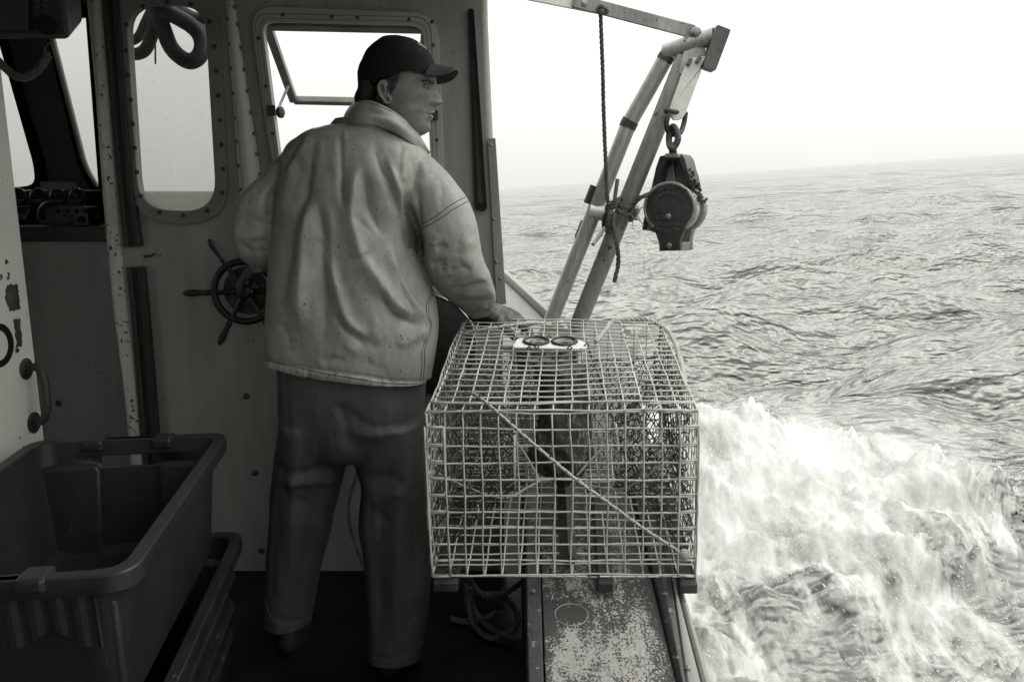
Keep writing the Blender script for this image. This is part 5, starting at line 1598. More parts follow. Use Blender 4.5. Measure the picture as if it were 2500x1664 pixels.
def folds(me, table, power=.8, gain=1.):
    """press creases into cloth: ridges (+) and valleys (-) along lines on the side that faces aft"""
    co, no = me_co(me), me_no(me); px = project(co)
    wt = np.clip(-(no @ np.array([0, 1., .0])) * 1.4 + .25, 0, 1) ** power
    D = np.zeros(len(co))
    for line, amp, wd in table:
        ln = np.array(line, float); ln = spline(ln, 24) if len(ln) > 2 else ln
        d, p = seg_dist(px, ln)
        L_ = np.sum(np.linalg.norm(np.diff(ln, axis=0), axis=1)); arm = (px[:, 0] > 1030) | (px[:, 0] < 655)
        fore = (px[:, 0] > 1030) & (px[:, 1] > 590)
        sc_ = np.where(fore, .5, np.where(arm, .9, 1.0) * np.clip(L_ / 200, .22, 1))
        e_ = np.clip(np.minimum(p, 1 - p) * 4, 0, 1)
        vert = np.ptp(ln[:, 1]) > np.ptp(ln[:, 0]); k_ = 1 if vert else 0
        o_ = np.argsort(ln[:, k_]); sg_ = np.sign(px[:, 1 - k_] - np.interp(px[:, k_], ln[o_, k_], ln[o_, 1 - k_]))
        wd_ = wd * np.where(sg_ > 0, 1.45, .85) if amp < 0 else wd * np.where(sg_ > 0, .85, 1.5)      # one flank steeper
        prof = np.exp(-(d / wd_) ** 1.6)
        D += gain * sc_ * amp * prof * e_ * e_ * (3 - 2 * e_)
    me_set(me, co + no * (D * wt)[:, None])


def on_cloth(bvh, px, lift=.0005):
    out = []
    for u, v in px:
        r = ray(u, v); hit = bvh.ray_cast(Vector(CAM), Vector(norm(r)))
        if hit[0] is not None: out.append(np.array(hit[0]) + np.array(hit[1]) * lift * (1 if hit[1].dot(Vector(r)) < 0 else -1))
    return out


def bvh_of(me):
    return BVHTree.FromPolygons([tuple(v.co) for v in me.vertices], [tuple(p.vertices) for p in me.polygons])


# ---- materials
M['skin'] = mat('weathered_skin', .13, .55, var=.22, vscale=30, speck=.5, sscale=260, sv=.05, bump=.35, bscale=260)
M['hair'] = mat('short_dark_hair', .009, .85, var=.5, vscale=60, stretch=(1, 1, .3), bump=.6, bscale=300, bstretch=(1, 1, .2))
M['cap'] = mat('black_cap_cloth', .009, .85, var=.3, vscale=20, speck=.42, sscale=150, sv=.10, bump=.4, bscale=500, spec=.2)
M['oilskin'] = mat('pale_oilskin', .255, .46, var=.24, vscale=5, stretch=(1, 1, .6), speck=.44, sscale=130, sv=.04, sstretch=(1, 1, .6), worn=.16, wscale=6, wv=.18, bump=.25, bscale=55, spec=.45)
M['trouser'] = mat('dark_oilskin_trousers', .060, .6, var=.18, vscale=6, stretch=(1, 1, .5), speck=.45, sscale=90, sv=.02, bump=.12, bscale=60)
M['glove'] = mat('knitted_glove', .12, .85, var=.5, vscale=40, bump=.9, bscale=330, speck=.4, sv=.02)
M['boot'] = mat('black_boot_rubber', .008, .7, var=.3, bump=.1)
M['seam'] = mat('dark_seam_thread', .07, .7, var=.2, bump=0)  # dark stitching cord laid along the seams

# ---- head, neck and chest: one skin
YH = 2.2
def H(x, y): return PY(850 + x / 5.227, 60 + y / 5.227, YH)
tab = [  # y, back, mask front, profile front, half width, ridge width
    (170, 520, 700, 700, .030, .03), (230, 400, 880, 880, .058, .03), (300, 330, 960, 960, .070, .03), (400, 270, 1030, 1030, .076, .03), (500, 235, 1080, 1080, .078, .03),
    (600, 225, 1105, 1106, .078, .03), (700, 225, 1112, 1124, .077, .034), (745, 228, 1100, 1126, .076, .034), (775, 232, 1086, 1112, .0755, .014),
    (800, 238, 1078, 1110, .075, .0125), (850, 250, 1072, 1139, .074, .0125), (900, 265, 1068, 1170, .073, .0135), (950, 285, 1064, 1202, .071, .013), (980, 300, 1062, 1216, .070, .0145),
    (1005, 318, 1060, 1212, .069, .0165), (1025, 330, 1058, 1180, .068, .0165), (1042, 338, 1056, 1118, .0675, .016), (1060, 345, 1054, 1104, .067, .018), (1085, 350, 1050, 1100, .069, .021), (1108, 352, 1044, 1106, .069, .022),
    (1125, 354, 1038, 1090, .0685, .021), (1140, 355, 1034, 1052, .068, .02), (1152, 355, 1030, 1034, .068, .02), (1166, 355, 1027, 1066, .0675, .02), (1186, 355, 1024, 1083, .067, .021), (1210, 355, 1020, 1076, .066, .022),
    (1240, 355, 1016, 1042, .065, .022), (1265, 355, 1012, 1046, .064, .022), (1300, 355, 1004, 1062, .061, .023), (1340, 354, 985, 1058, .057, .024), (1370, 353, 960, 1030, .053, .026), (1395, 352, 930, 985, .050, .03),
    (1430, 350, 890, 905, .054, .03), (1500, 345, 825, 825, .056, .03), (1600, 330, 800, 800, .062, .03), (1750, 250, 830, 830, .085, .03), (1950, 100, 1000, 1000, .11, .03)]
TB = np.array(tab, float)
ys = np.concatenate([np.arange(170, 700, 22), np.arange(700, 1420, 7), np.arange(1420, 1951, 22)])
cols = [np.interp(ys, TB[:, 0], TB[:, k]) for k in range(1, 6)]
for k in (0, 1, 3):                      # no kinks in the skull, cheeks and jaw
    for it in range(14):
        c_ = cols[k]; cols[k] = np.concatenate([c_[:1], (c_[:-2] + 2 * c_[1:-1] + c_[2:]) / 4, c_[-1:]])
rings = []
NH = 110
for i, y in enumerate(ys):
    xb, xm, xp, hw, sg = [c[i] for c in cols]
    pb, pm, pp = H(xb, y), H(xm, y), H(xp, y)
    c = (pb + pm) / 2; a = (pm[0] - pb[0]) / 2; ex = pp[0] - pm[0]; r = []
    for k in range(NH):
        t = 2 * math.pi * k / NH
        ct, st = math.cos(t), math.sin(t)
        e = 2.15 if ct < 0 else 2.45
        X = a * math.copysign(abs(ct) ** (2 / e), ct); S = hw * math.copysign(abs(st) ** (2 / 2.3), st)
        if ct > 0: S *= 1 - .20 * (X / a) ** 2 * (1 if 700 < y < 1400 else .4)
        if ct > 0 and abs(ex) > 1e-5: X += ex * math.exp(-(S / sg) ** 2)
        if ct > 0:    # eye sockets, cheek hollow, wing of the nose
            X -= .011 * math.exp(-((abs(S) - .031) / .013) ** 2 - ((y - 806) / 34) ** 2)
            X += .005 * math.exp(-((abs(S) - .030) / .018) ** 2 - ((y - 742) / 26) ** 2)
            X += .006 * math.exp(-((abs(S) - .042) / .016) ** 2 - ((y - 905) / 60) ** 2)
            X += .009 * math.exp(-((abs(S) - .0145) / .006) ** 2 - ((y - 1000) / 26) ** 2)
            X -= .005 * math.exp(-((abs(S) - .030) / .008) ** 2 - ((y - 1075) / 60) ** 2)
        r.append(c + np.array([X, S, 0]))
    rings.append(r)
headV, headF = loft(rings)
# ears (shell with a raised rim), near and far side
parts = [(headV, headF)]
for sg in (-1, 1):
    ox = [(470, 790), (500, 762), (535, 770), (552, 815), (550, 870), (565, 940), (592, 1000), (580, 1040), (545, 1045), (505, 1000), (465, 930), (447, 850)]
    def E(x, y, d): p = H(x, y); q = p.copy(); q[1] = YH + sg * d; return q
    dd = lambda x: .086 - (x - 447) / 150 * .012 + .0
    P_ = spline([E(x, y, dd(x)) for x, y in ox], 60, True)
    parts.append(tube(P_, .0036, 8, closed=True))
    c = np.mean(P_, 0); mb = MB()
    V = [c + (p - c) * 1.0 + np.array([0, -sg * .004, 0]) for p in P_] + [c + (p - c) * 1.0 + np.array([0, -sg * .014, 0]) for p in P_]; n = len(P_)
    F = [(k, (k + 1) % n, n + (k + 1) % n, n + k) for k in range(n)] + [tuple(range(n)), tuple(range(n, 2 * n))]
    parts.append((V, F))
    parts.append(tube(spline([E(500, 800, .081), E(528, 850, .080), E(520, 930, .079), E(545, 985, .080)], 20), .0042, 8))
    parts.append(ball(E(566, 950, .079), (.006, .005, .008), 10, 7))
# chest stub under the jacket
parts.append(loft([oval(820, 290, 960, 290, 2.2, .07, n=24), oval(740, 380, 1010, 390, 2.2, .09, n=24), oval(700, 520, 1020, 520, 2.2, .12, n=24), oval(690, 760, 1030, 760, 2.2, .12, n=24), oval(700, 900, 1030, 900, 2.2, .12, n=24)]))
body = fuse(parts, .0026, 5)
bodyo = finish('body', body, M['skin'], per, smooth=True, auto=0)
bb = bvh_of(body)
# eyes: dark ball under a lid, brow, lips' teeth gap
for sg in (-1, 1):
    e = H(1022, 812); e[1] = YH + sg * .0345
    ey = mesh_obj('eye', *ball(e + [-.0085, 0, 0], (.0112, .0112, .0112), 16, 12), mat('eyeball', .10, .2, var=.05, bump=0), per)
    mesh_obj('iris', *ball(e + [.001, 0, 0], (.0022, .0055, .0055), 12, 8), M['blackpaint'], ey)
    lid = []
    for k, (x, y, s) in enumerate([(990, 812, .048), (1010, 797, .043), (1030, 793, .036), (1042, 800, .027), (1046, 812, .022)]):
        q = H(x, y); q[1] = YH + sg * s; lid.append(q)
    mesh_obj('eyelid', *tube(spline(lid, 20), [.001] * 4 + [.0028] * 13 + [.001] * 4, 8), M['skin'], per)
    mb = MB()
    for k in range(60):
        t = rsP.rand(); x, y, s = np.interp(t, [0, .5, 1], [985, 1050, 1108]), np.interp(t, [0, .5, 1], [765, 742, 748]), np.interp(t, [0, .5, 1], [.056, .040, .014])
        q = H(x, y + rsP.normal(0, 5)); q[1] = YH + sg * s
        h = bb.find_nearest(Vector(q)); p = np.array(h[0]) + np.array(h[1]) * .0006
        d = np.array([-.006, sg * .004, .002 + rsP.normal(0, .001)])
        mb.add(*tube([p, p + d * .6 + np.array(h[1]) * .001, p + d], [.0005, .0004, .0001], 4))
    mb.obj('eyebrow', M['hair'], per, auto=0)
tq = H(1036, 1150); mesh_obj('teeth', *ball(tq + [-.006, 0, 0], (.006, .016, .0035), 12, 8), mat('teeth', .5, .3, var=.05, bump=0), per)
M['lip'] = mat('lip_skin', .19, .4, var=.1, vscale=40, bump=.1)
for pts, r in (([(1030, 1136, -.021), (1072, 1122, -.011), (1093, 1118, 0), (1072, 1122, .011), (1030, 1136, .021)], .0024), ([(1026, 1160, -.02), (1062, 1178, -.011), (1074, 1182, 0), (1062, 1178, .011), (1026, 1160, .02)], .0032)):
    P_ = []
    for x, y, s in pts: q = H(x, y); q[1] = YH + s; P_.append(q)
    mesh_obj('lip', *tube(spline(P_, 24), [.0008] * 3 + [r] * 19 + [.0008] * 3, 8), M['lip'], per)

# short hair at the side and nape: many fine strands lying on the skull
mb = MB(); mtemple = MB()
for k in range(3000):
    sg = -1 if rsP.rand() < .7 else 1
    temple = rsP.rand() < .45 and sg < 0
    if temple:
        x, y = rsP.uniform(540, 745), rsP.uniform(610, 900)
        lim = 745 - (y - 620) * .42
        if x > lim or rsP.rand() > ((lim - x) / 70) ** .8 + .12 or (x < 560 and y > 770): continue
    else:
        x, y = rsP.uniform(235, 500), rsP.uniform(760, 1040)
        if x > 455 - (y - 780) * .30: continue
    q = H(x, y); q[1] = YH + sg * .14
    h = bb.ray_cast(Vector(q), Vector((0, -sg, 0)))
    if h[0] is None: continue
    p = np.array(h[0]); nn = np.array(h[1]); nn = nn if nn[1] * sg > 0 else -nn
    d = np.array([-.006 + rsP.normal(0, .002), 0, -.014 + rsP.normal(0, .003)])
    (mtemple if temple else mb).add(*tube([p, p + d * .5 + nn * .003, p + d + nn * .0022], [.0006, .0005, .0002], 3, cap=False))
mb.obj('hair', M['hair'], per, auto=0)
mtemple.obj('sideburns', mat('greying_temple_hair', .05, .6, var=.6, vscale=90, bump=0), per, auto=0)
# hair mass at the nape
nb_ = []
for y, xb, xf, hw in ((760, 150, 420, .072), (840, 140, 450, .076), (900, 112, 440, .078), (950, 96, 420, .076), (1000, 100, 390, .070), (1040, 140, 340, .06)):
    pb, pf = H(xb, y), H(xf, y); c = (pb + pf) / 2; a = (pf[0] - pb[0]) / 2
    nb_.append([c + np.array([a * sup(t, 2.4), hw * sups(t, 2.4), 0]) for t in np.linspace(0, 2 * math.pi, 40, endpoint=False)])
# (only the back half shows; the front half sinks into the skull)
mesh_obj('nape_hair', *loft(nb_), M['hair'], per, auto=0)

# ---- cap: crown, bill, button, emblem
crown = [(158, 520, 690, .018), (172, 445, 775, .048), (200, 405, 850, .062), (240, 355, 910, .073), (290, 292, 972, .080), (350, 243, 1030, .084), (430, 200, 1080, .087), (520, 160, 1102, .088), (600, 137, 1112, .088), (650, 130, 1112, .087)]
CR = spline(np.array(crown, float), 60); rings = []
for y, xb, xf, hw in CR:
    pb, pf = H(xb, y), H(xf, y); c = (pb + pf) / 2; a = (pf[0] - pb[0]) / 2
    rings.append([c + np.array([a * sup(t, 2.2), hw * sups(t, 2.2), 0]) for t in np.linspace(0, 2 * math.pi, 72, endpoint=False)])
# lower band: dips behind the ear at the nape, rises over the temple
low = []
last = rings[-1]
for k, t in enumerate(np.linspace(0, 2 * math.pi, 72, endpoint=False)):
    fr = (math.cos(t) + 1) / 2                     # 1 front, 0 back
    yb_ = np.interp(fr, [0, .12, .3, .5, .62, .8, 1], [905, 890, 800, 700, 640, 668, 705])
    z = H(600, yb_)[2]; p = last[k].copy(); p[2] = z
    p[0] += (-.002 if fr < .2 else 0); low.append(p)
mid = [(np.array(a) * .5 + np.array(b) * .5) for a, b in zip(last, low)]
rings += [mid, low, [np.array(p) * 1.0 + (np.array([-.45, YH, p[2]]) - np.array(p)) * .05 + np.array([0, 0, .004]) for p in low]]
V, F = loft(rings)
cap_me = bpy.data.meshes.new('crown'); 
F = F[:-1]
capo = mesh_obj('cap', V, F, M['cap'], per, auto=0)
co = me_co(capo.data); no = me_no(capo.data)      # panel seams and slight dents
dv_ = fbm(co[:, 0] * 22, co[:, 2] * 22 + co[:, 1] * 15, 3, 5) * .004
ang_ = np.arctan2(co[:, 1] - YH, co[:, 0] - H(630, 400)[0]); dv_ -= .0016 * np.exp(-(np.abs(((ang_ / (math.pi / 3)) + .5) % 1 - .5) / .03) ** 2)
me_set(capo.data, co + no * dv_[:, None])
mesh_obj('button', *ball(H(462, 176), (.0068, .0068, .005), 12, 8), M['cap'], capo)
V = []; NB, NSb = 20, 25
for i in range(NB + 1):
    t = i / NB
    for k in range(NSb + 1):
        s = -1 + 2 * k / NSb
        ext = math.sqrt(max(0.02, 1 - abs(s) ** 5 * .97))
        x = np.interp(t * ext, [0, .25, .5, .75, 1], [1075, 1165, 1245, 1330, 1402]) - 75 * s * s * (1 - .7 * t)
        y = np.interp(t * ext, [0, .25, .5, .75, 1], [500, 525, 540, 558, 578]) + s * s * np.interp(t * ext, [0, .25, .5, .75, 1], [200, 195, 180, 140, 60])
        p = H(x, y); p[1] = YH + s * .074; V.append(p)
F = []
for i in range(NB):
    for k in range(NSb):
        a = i * (NSb + 1) + k; F.append((a, a + 1, a + NSb + 2, a + NSb + 1))
mesh_obj('bill', V, F, mat('cap_bill_cloth', .022, .75, var=.3, vscale=20, speck=.42, sscale=150, sv=.10, bump=.3, bscale=500), capo, solid=.0045, auto=0)
# stitched pale emblem on the front
mb = MB(); cb = bvh_of(capo.data)
for pts in ([(925, 262), (945, 262), (955, 285), (945, 305), (925, 300), (920, 280), (930, 262)], [(955, 300), (975, 298), (990, 320), (1005, 338)], [(960, 322), (980, 330), (1000, 345)], [(938, 300), (962, 318), (985, 342)]):
    P_ = []
    for x, y in pts:
        q = H(x, y); q[1] = YH - .05 + (x - 920) * .0003
        h = cb.find_nearest(Vector(q)); P_.append(np.array(h[0]) + np.array(h[1]) * .0012)
    mb.add(*tube(spline(P_, 18), .0022, 6))
mb.obj('emblem', mat('pale_thread', .30, .7, var=.3, vscale=80, bump=.4, bscale=600), capo, auto=0)

# ---- jacket: trunk and sleeves as one skin
trunk = [(298, 842, 298, 905, .05), (306, 806, 306, 940, .075), (318, 762, 318, 975, .098), (334, 730, 332, 1004, .112), (356, 704, 354, 1030, .124), (390, 690, 388, 1052, .138), (430, 682, 430, 1056, .150), (480, 676, 480, 1040, .158),
         (530, 673, 530, 1022, .163), (580, 669, 580, 1021, .168), (630, 665, 632, 1032, .172), (680, 661, 682, 1047, .176), (730, 658, 732, 1062, .178), (780, 655, 786, 1069, .180), (820, 653, 830, 1067, .180), (855, 652, 875, 1061, .180), (880, 651, 915, 1053, .181), (930, 649, 960, 1049, .182), (975, 649, 1000, 1049, .182)]
Q = spline(np.array(trunk, float), 85)
rings = [oval(uL, vL, uR, vR, 2.21, b, 2.35, 56) for vL, uL, vR, uR, b in Q]
JV = [loft(rings)]
ls = [(372, 690, 745, 2.20, .030), (388, 676, 735, 2.2, .045), (405, 659, 725, 2.2, .055), (424, 645, 712, 2.2, .062), (445, 622, 702, 2.195, .066), (462, 603, 694, 2.19, .068), (478, 584, 688, 2.185, .070), (500, 578, 684, 2.18, .072),
      (540, 573, 680, 2.18, .070), (575, 570, 677, 2.18, .068), (600, 579, 674, 2.19, .066), (625, 589, 671, 2.2, .060), (643, 606, 668, 2.21, .048), (654, 626, 660, 2.22, .03)]
JV.append(loft([oval(uL, v, uR, v, Y, b, 2.5, 32) for v, uL, uR, Y, b in ls]))
JV.append(limb([(630, 606, 2.22, .050), (655, 622, 2.32, .048), (690, 640, 2.42, .044), (732, 658, 2.52, .040)], 40, 22))
rsl = [(376, 985, 1046, 2.2, .04), (388, 975, 1062, 2.2, .06), (405, 975, 1078, 2.2, .075), (424, 978, 1096, 2.2, .084), (451, 980, 1115, 2.195, .09), (479, 985, 1138, 2.19, .092), (500, 990, 1149, 2.185, .092), (530, 1004, 1160, 2.18, .09), (560, 1015, 1167, 2.175, .088),
       (590, 1025, 1172, 2.175, .086), (620, 1031, 1177, 2.18, .085), (645, 1037, 1185, 2.185, .084), (668, 1044, 1197, 2.20, .082), (690, 1057, 1203, 2.22, .078), (712, 1074, 1211, 2.25, .073), (735, 1100, 1212, 2.285, .066), (755, 1128, 1206, 2.32, .055), (770, 1144, 1195, 2.34, .044), (781, 1154, 1178, 2.35, .028)]
JV.append(loft([oval(uL, v, uR, v, Y, b, 2.5, 36) for v, uL, uR, Y, b in rsl]))
jk = fuse(JV, .0050, 5)


def cut_below(me, p0, p1, only=None):
    """trim cloth cleanly below the line p0-p1 (a plane running straight into the picture)"""
    p0, p1 = np.array(p0), np.array(p1); n = norm(np.cross(p1 - p0, [0, 1., 0])); n = n if n[2] < 0 else -n
    bm = bmesh.new(); bm.from_mesh(me)
    fs = [f for f in bm.faces if only is None or only(f.calc_center_median())]
    es = {e for f in fs for e in f.edges}; vs = {v for f in fs for v in f.verts}
    bmesh.ops.bisect_plane(bm, geom=list(vs) + list(es) + fs, plane_co=Vector(p0), plane_no=Vector(n), clear_outer=True)
    bm.to_mesh(me); bm.free()


cut_below(jk, PY(682, 911, 2.04), PY(1026, 955, 2.04))
A_ = lambda x, y: (560 + x / 4.356, 240 + y / 4.356)
B_ = lambda x, y: (850 + x / 4.356, 240 + y / 4.356)
C_ = lambda x, y: (560 + x / 3.92, 560 + y / 3.92)
D_ = lambda x, y: (850 + x / 3.92, 560 + y / 3.92)
FT = [
    ([A_(1180, 290), A_(1190, 700), A_(1190, 1000), A_(1230, 1200)], -.009, 8), ([A_(1220, 310), A_(1222, 520), A_(1215, 800)], .008, 8),
    ([A_(930, 350), A_(860, 700), A_(800, 1000), A_(730, 1200), A_(650, 1480), C_(560, 400), C_(470, 800)], -.017, 15),
    ([A_(1000, 420), A_(930, 700), A_(860, 1000)], .008, 14),
    ([A_(850, 1000), A_(800, 1400), C_(700, 300), C_(690, 700), C_(660, 1000)], .020, 20),
    ([A_(890, 950), A_(960, 1250), A_(1000, 1500), C_(880, 150), C_(890, 450), C_(905, 900), C_(900, 1200)], -.016, 15),
    ([A_(1040, 1100), A_(1080, 1400), C_(960, 200), C_(1040, 560)], .010, 14),
    ([B_(95, 690), B_(60, 1000), B_(40, 1250), C_(1250, 200), D_(130, 250)], .016, 15),
    ([B_(160, 720), B_(170, 950), B_(200, 1150), B_(300, 1350), B_(400, 1480)], -.011, 13),
    ([B_(50, 1230), B_(150, 1330), B_(300, 1480)], -.009, 8),
    ([B_(250, 430), B_(330, 700), B_(440, 950), B_(560, 1250), B_(650, 1500), D_(600, 330)], -.015, 13),
    ([B_(400, 600), B_(500, 880), B_(545, 1000), B_(600, 1250), B_(690, 1500)], .015, 10),
    ([B_(300, 560), B_(380, 800), B_(430, 1100)], .007, 12),
    ([B_(575, 980), B_(600, 1100), B_(640, 1250), B_(700, 1430), D_(665, 100), D_(700, 230), D_(735, 340)], -.016, 8),
    ([B_(745, 930), B_(735, 1150), B_(745, 1330), B_(735, 1430)], -.015, 8),
    ([B_(670, 900), B_(672, 1060), B_(668, 1200)], .014, 8),
    ([B_(570, 470), B_(555, 650), B_(530, 830)], -.008, 8), ([B_(595, 540), B_(585, 760), B_(592, 900)], .009, 7), ([B_(640, 600), B_(690, 760), B_(715, 880)], -.009, 8),
    ([B_(760, 640), B_(820, 800), B_(800, 980)], .007, 10), ([B_(870, 760), B_(980, 900), B_(1000, 1060)], -.008, 11),
    ([A_(800, 380), A_(620, 650), A_(570, 850)], -.012, 8), ([A_(860, 420), A_(700, 640), A_(620, 860)], .010, 9), ([A_(600, 600), A_(560, 720)], .008, 6),
    ([A_(780, 620), A_(710, 880), A_(640, 1150)], -.008, 16), ([A_(700, 700), A_(600, 1000), A_(560, 1300)], .007, 16),
    ([C_(880, 60), C_(1000, 350), C_(1080, 560)], -.008, 12), ([C_(960, 250), C_(1050, 640), C_(1150, 880), C_(1320, 1050)], .013, 12), ([C_(1000, 800), C_(1100, 960), C_(1320, 1130)], -.012, 9),
    ([C_(1080, 1090), C_(1180, 1150), C_(1260, 1210)], .011, 8), ([C_(1100, 1180), C_(1220, 1260)], -.007, 8),
    ([C_(880, 1270), C_(1000, 1225), C_(1140, 1265)], -.011, 7), ([C_(980, 1190), C_(1080, 1205)], .008, 6), ([C_(840, 1210), C_(900, 1340)], .011, 7), ([C_(1000, 1270), C_(940, 1340)], .007, 7),
    ([C_(480, 880), C_(560, 1050), C_(575, 1200)], -.011, 8), ([C_(560, 820), C_(575, 850)], -.006, 5), ([C_(600, 1080), C_(610, 1150)], .007, 7), ([C_(760, 640), C_(780, 860)], -.005, 9),
    ([D_(100, 200), D_(250, 430), D_(450, 700), D_(600, 820)], .017, 17), ([D_(280, 560), D_(360, 720), D_(480, 840), D_(690, 920)], -.015, 12),
    ([D_(450, 330), D_(520, 600), D_(640, 800)], -.012, 11), ([D_(390, 120), D_(450, 350), D_(560, 600), D_(700, 800), D_(770, 900)], .013, 11),
    ([D_(520, 360), D_(600, 420), D_(690, 450)], .010, 7), ([D_(560, 400), D_(640, 480)], -.009, 7),
    ([D_(440, 1080), D_(560, 1080), D_(680, 1000), D_(770, 950)], .013, 13), ([D_(620, 1140), D_(740, 1050)], -.008, 9), ([D_(0, 930), D_(150, 1050), D_(300, 1140)], -.009, 11), ([D_(200, 960), D_(320, 1060)], .007, 10),
    ([D_(180, 1220), D_(240, 1300), D_(400, 1340)], -.006, 10), ([D_(300, 1280), D_(420, 1400)], .006, 10),
    ([D_(830, 175), D_(900, 160), D_(945, 175)], -.015, 7), ([D_(880, 50), D_(830, 120), D_(815, 160)], .012, 8), ([D_(780, 350), D_(860, 320), D_(945, 335)], -.020, 9),
    ([D_(810, 440), D_(1000, 415), D_(1100, 350)], .011, 9), ([D_(960, 410), D_(1080, 370), D_(1190, 385)], -.015, 8), ([D_(1180, 60), D_(1120, 200), D_(1100, 340)], .008, 11), ([D_(1060, 100), D_(1040, 260)], -.006, 10),
    ([D_(840, 480), D_(1000, 520)], .012, 8), ([D_(1010, 570), D_(1100, 560), D_(1200, 545), D_(1370, 500)], -.016, 8), ([D_(1060, 620), D_(1250, 620), D_(1400, 570)], .010, 9),
    ([D_(1000, 690), D_(1150, 700), D_(1300, 700), D_(1410, 650)], -.016, 8), ([D_(1130, 800), D_(1240, 810), D_(1360, 760)], -.012, 6), ([D_(1240, 770), D_(1340, 740)], .010, 7), ([D_(1290, 440), D_(1300, 500)], .010, 7),
    ([D_(1360, 480), D_(1330, 600)], .006, 8),
    ([B_(850, 1400), B_(960, 1385)], -.010, 6), ([B_(960, 880), B_(1000, 1030), B_(970, 1180)], -.006, 10), ([B_(1290, 1300), B_(1370, 1400)], .006, 8),
    ([A_(215, 1275), A_(330, 1310), A_(440, 1345)], -.011, 6), ([A_(430, 980), A_(425, 1150), A_(445, 1260)], -.012, 9), ([A_(200, 1000), A_(180, 1250), A_(150, 1450)], -.008, 14), ([A_(230, 1200), A_(380, 1260)], .008, 9),
    ([A_(340, 980), A_(310, 1150)], .007, 12), ([A_(380, 700), A_(300, 950)], -.006, 12),
    ([C_(200, 150), C_(300, 110), C_(430, 100)], -.015, 6), ([C_(80, 100), C_(200, 200), C_(390, 195)], -.010, 6), ([C_(170, 330), C_(300, 345), C_(400, 330)], -.008, 5), ([C_(180, 210), C_(300, 270)], .007, 7), ([C_(100, 60), C_(200, 120)], .006, 6)]
folds(jk, FT)
# gathered casing at the hem: small puckers
co, no = me_co(jk), me_no(jk); px = project(co)
hv = np.interp(px[:, 0], [649, 682, 751, 815, 899, 952, 1026, 1049], [876, 887, 898, 907, 919, 928, 931, 928])
hemw = sstep(-2, 6, px[:, 1] - hv)
puck = hemw * (.0055 * vnoise(px[:, 0] * .085 + 3, px[:, 1] * .01, 3) + .003 * vnoise(px[:, 0] * .2, px[:, 1] * .03, 4)) + .004 * hemw * np.exp(-((px[:, 1] - hv - 14) / 10) ** 2) - .004 * np.exp(-((px[:, 1] - hv) / 2.5) ** 2)
gen = fbm(co[:, 0] * 10, co[:, 2] * 2.2, 3, 91) * .004 + fbm(co[:, 0] * 30 + co[:, 2] * 8, co[:, 2] * 9, 3, 95) * .0020
me_set(jk, co + no * (puck + gen)[:, None])
jo = finish('jacket', jk, M['oilskin'], per, smooth=True, auto=0)
m_ = jo.modifiers.new('sm', 'SMOOTH'); m_.iterations = 1; m_.factor = .3
m_ = jo.modifiers.new('sub', 'SUBSURF'); m_.levels = 0; m_.render_levels = 1
jb = bvh_of(jk)
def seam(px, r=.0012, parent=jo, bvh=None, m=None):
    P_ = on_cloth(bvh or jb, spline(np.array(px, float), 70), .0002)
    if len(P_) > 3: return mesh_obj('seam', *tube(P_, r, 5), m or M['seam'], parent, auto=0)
seam([B_(800, 1325), B_(940, 1250), B_(1100, 1130), B_(1255, 1045)]); seam([B_(815, 1370), B_(960, 1290), B_(1120, 1180), B_(1280, 1090)])
seam([C_(362, 1252), C_(700, 1330), C_(1000, 1392), C_(1330, 1440)]); seam([D_(0, 1417), D_(300, 1462), D_(600, 1476), D_(772, 1458)])
seam([D_(800, 590), D_(755, 700), D_(752, 820), D_(785, 895), D_(762, 1020), D_(712, 1130), D_(705, 1300), D_(688, 1450)]); seam([D_(812, 620), D_(775, 700), D_(772, 800), D_(796, 905), D_(780, 1020), D_(735, 1130), D_(730, 1290), D_(712, 1460)])
seam([A_(430, 955), A_(480, 1010), A_(525, 1065)]); seam([A_(450, 930), A_(500, 990), A_(530, 1030)])
seam([B_(10, 225), B_(130, 222), B_(240, 245), B_(400, 315), B_(530, 385)]); seam([B_(10, 245), B_(130, 242), B_(240, 275), B_(400, 345), B_(520, 392)])
# collar: stands at the nape, falls open towards the throat
low_ = [(852, 292, 2.285), (838, 297, 2.24), (840, 300, 2.17), (862, 303, 2.115), (890, 303, 2.095), (912, 305, 2.10), (945, 314, 2.11), (974, 329, 2.12), (1004, 350, 2.14), (1030, 367, 2.18), (1048, 377, 2.22)]
upp_ = [(868, 258, 2.27), (862, 254, 2.225), (869, 251, 2.165), (884, 249, 2.125), (903, 249, 2.105), (925, 257, 2.09), (950, 269, 2.10), (974, 284, 2.12), (998, 304, 2.15), (1024, 334, 2.18), (1048, 373, 2.21)]
lo = spline([PY(*p) for p in low_], 60); uo = spline([PY(*p) for p in upp_], 60); V = []; NC = 12
for i, (a, b) in enumerate(zip(lo, uo)):
    f = i / len(lo)
    for k in range(NC + 1):
        t = k / NC; p = a * (1 - t) + b * t
        out = np.array([-.25 + .5 * f, -.9, .2]); bul = .008 * math.sin(math.pi * t) + (.012 * math.exp(-((f - .62) / .16) ** 2) * math.sin(math.pi * min(1, t * 1.15)) ** 2) - .010 * math.exp(-((t - .55) / .16) ** 2) * math.exp(-((f - .50) / .16) ** 2)
        V.append(p + out * bul)
F = []
for i in range(len(lo) - 1):
    for k in range(NC):
        a = i * (NC + 1) + k; F.append((a, a + 1, a + NC + 2, a + NC + 1))
cme = bpy.data.meshes.new('collar'); cme.from_pydata([tuple(map(float, p)) for p in V], [], F)
folds(cme, [([(897, 264), (915, 272), (937, 290), (958, 312)], -.016, 9), ([(900, 252), (925, 262), (955, 290), (985, 322)], .012, 8), ([(866, 275), (880, 282), (905, 283)], -.006, 8)], gain=1.6)
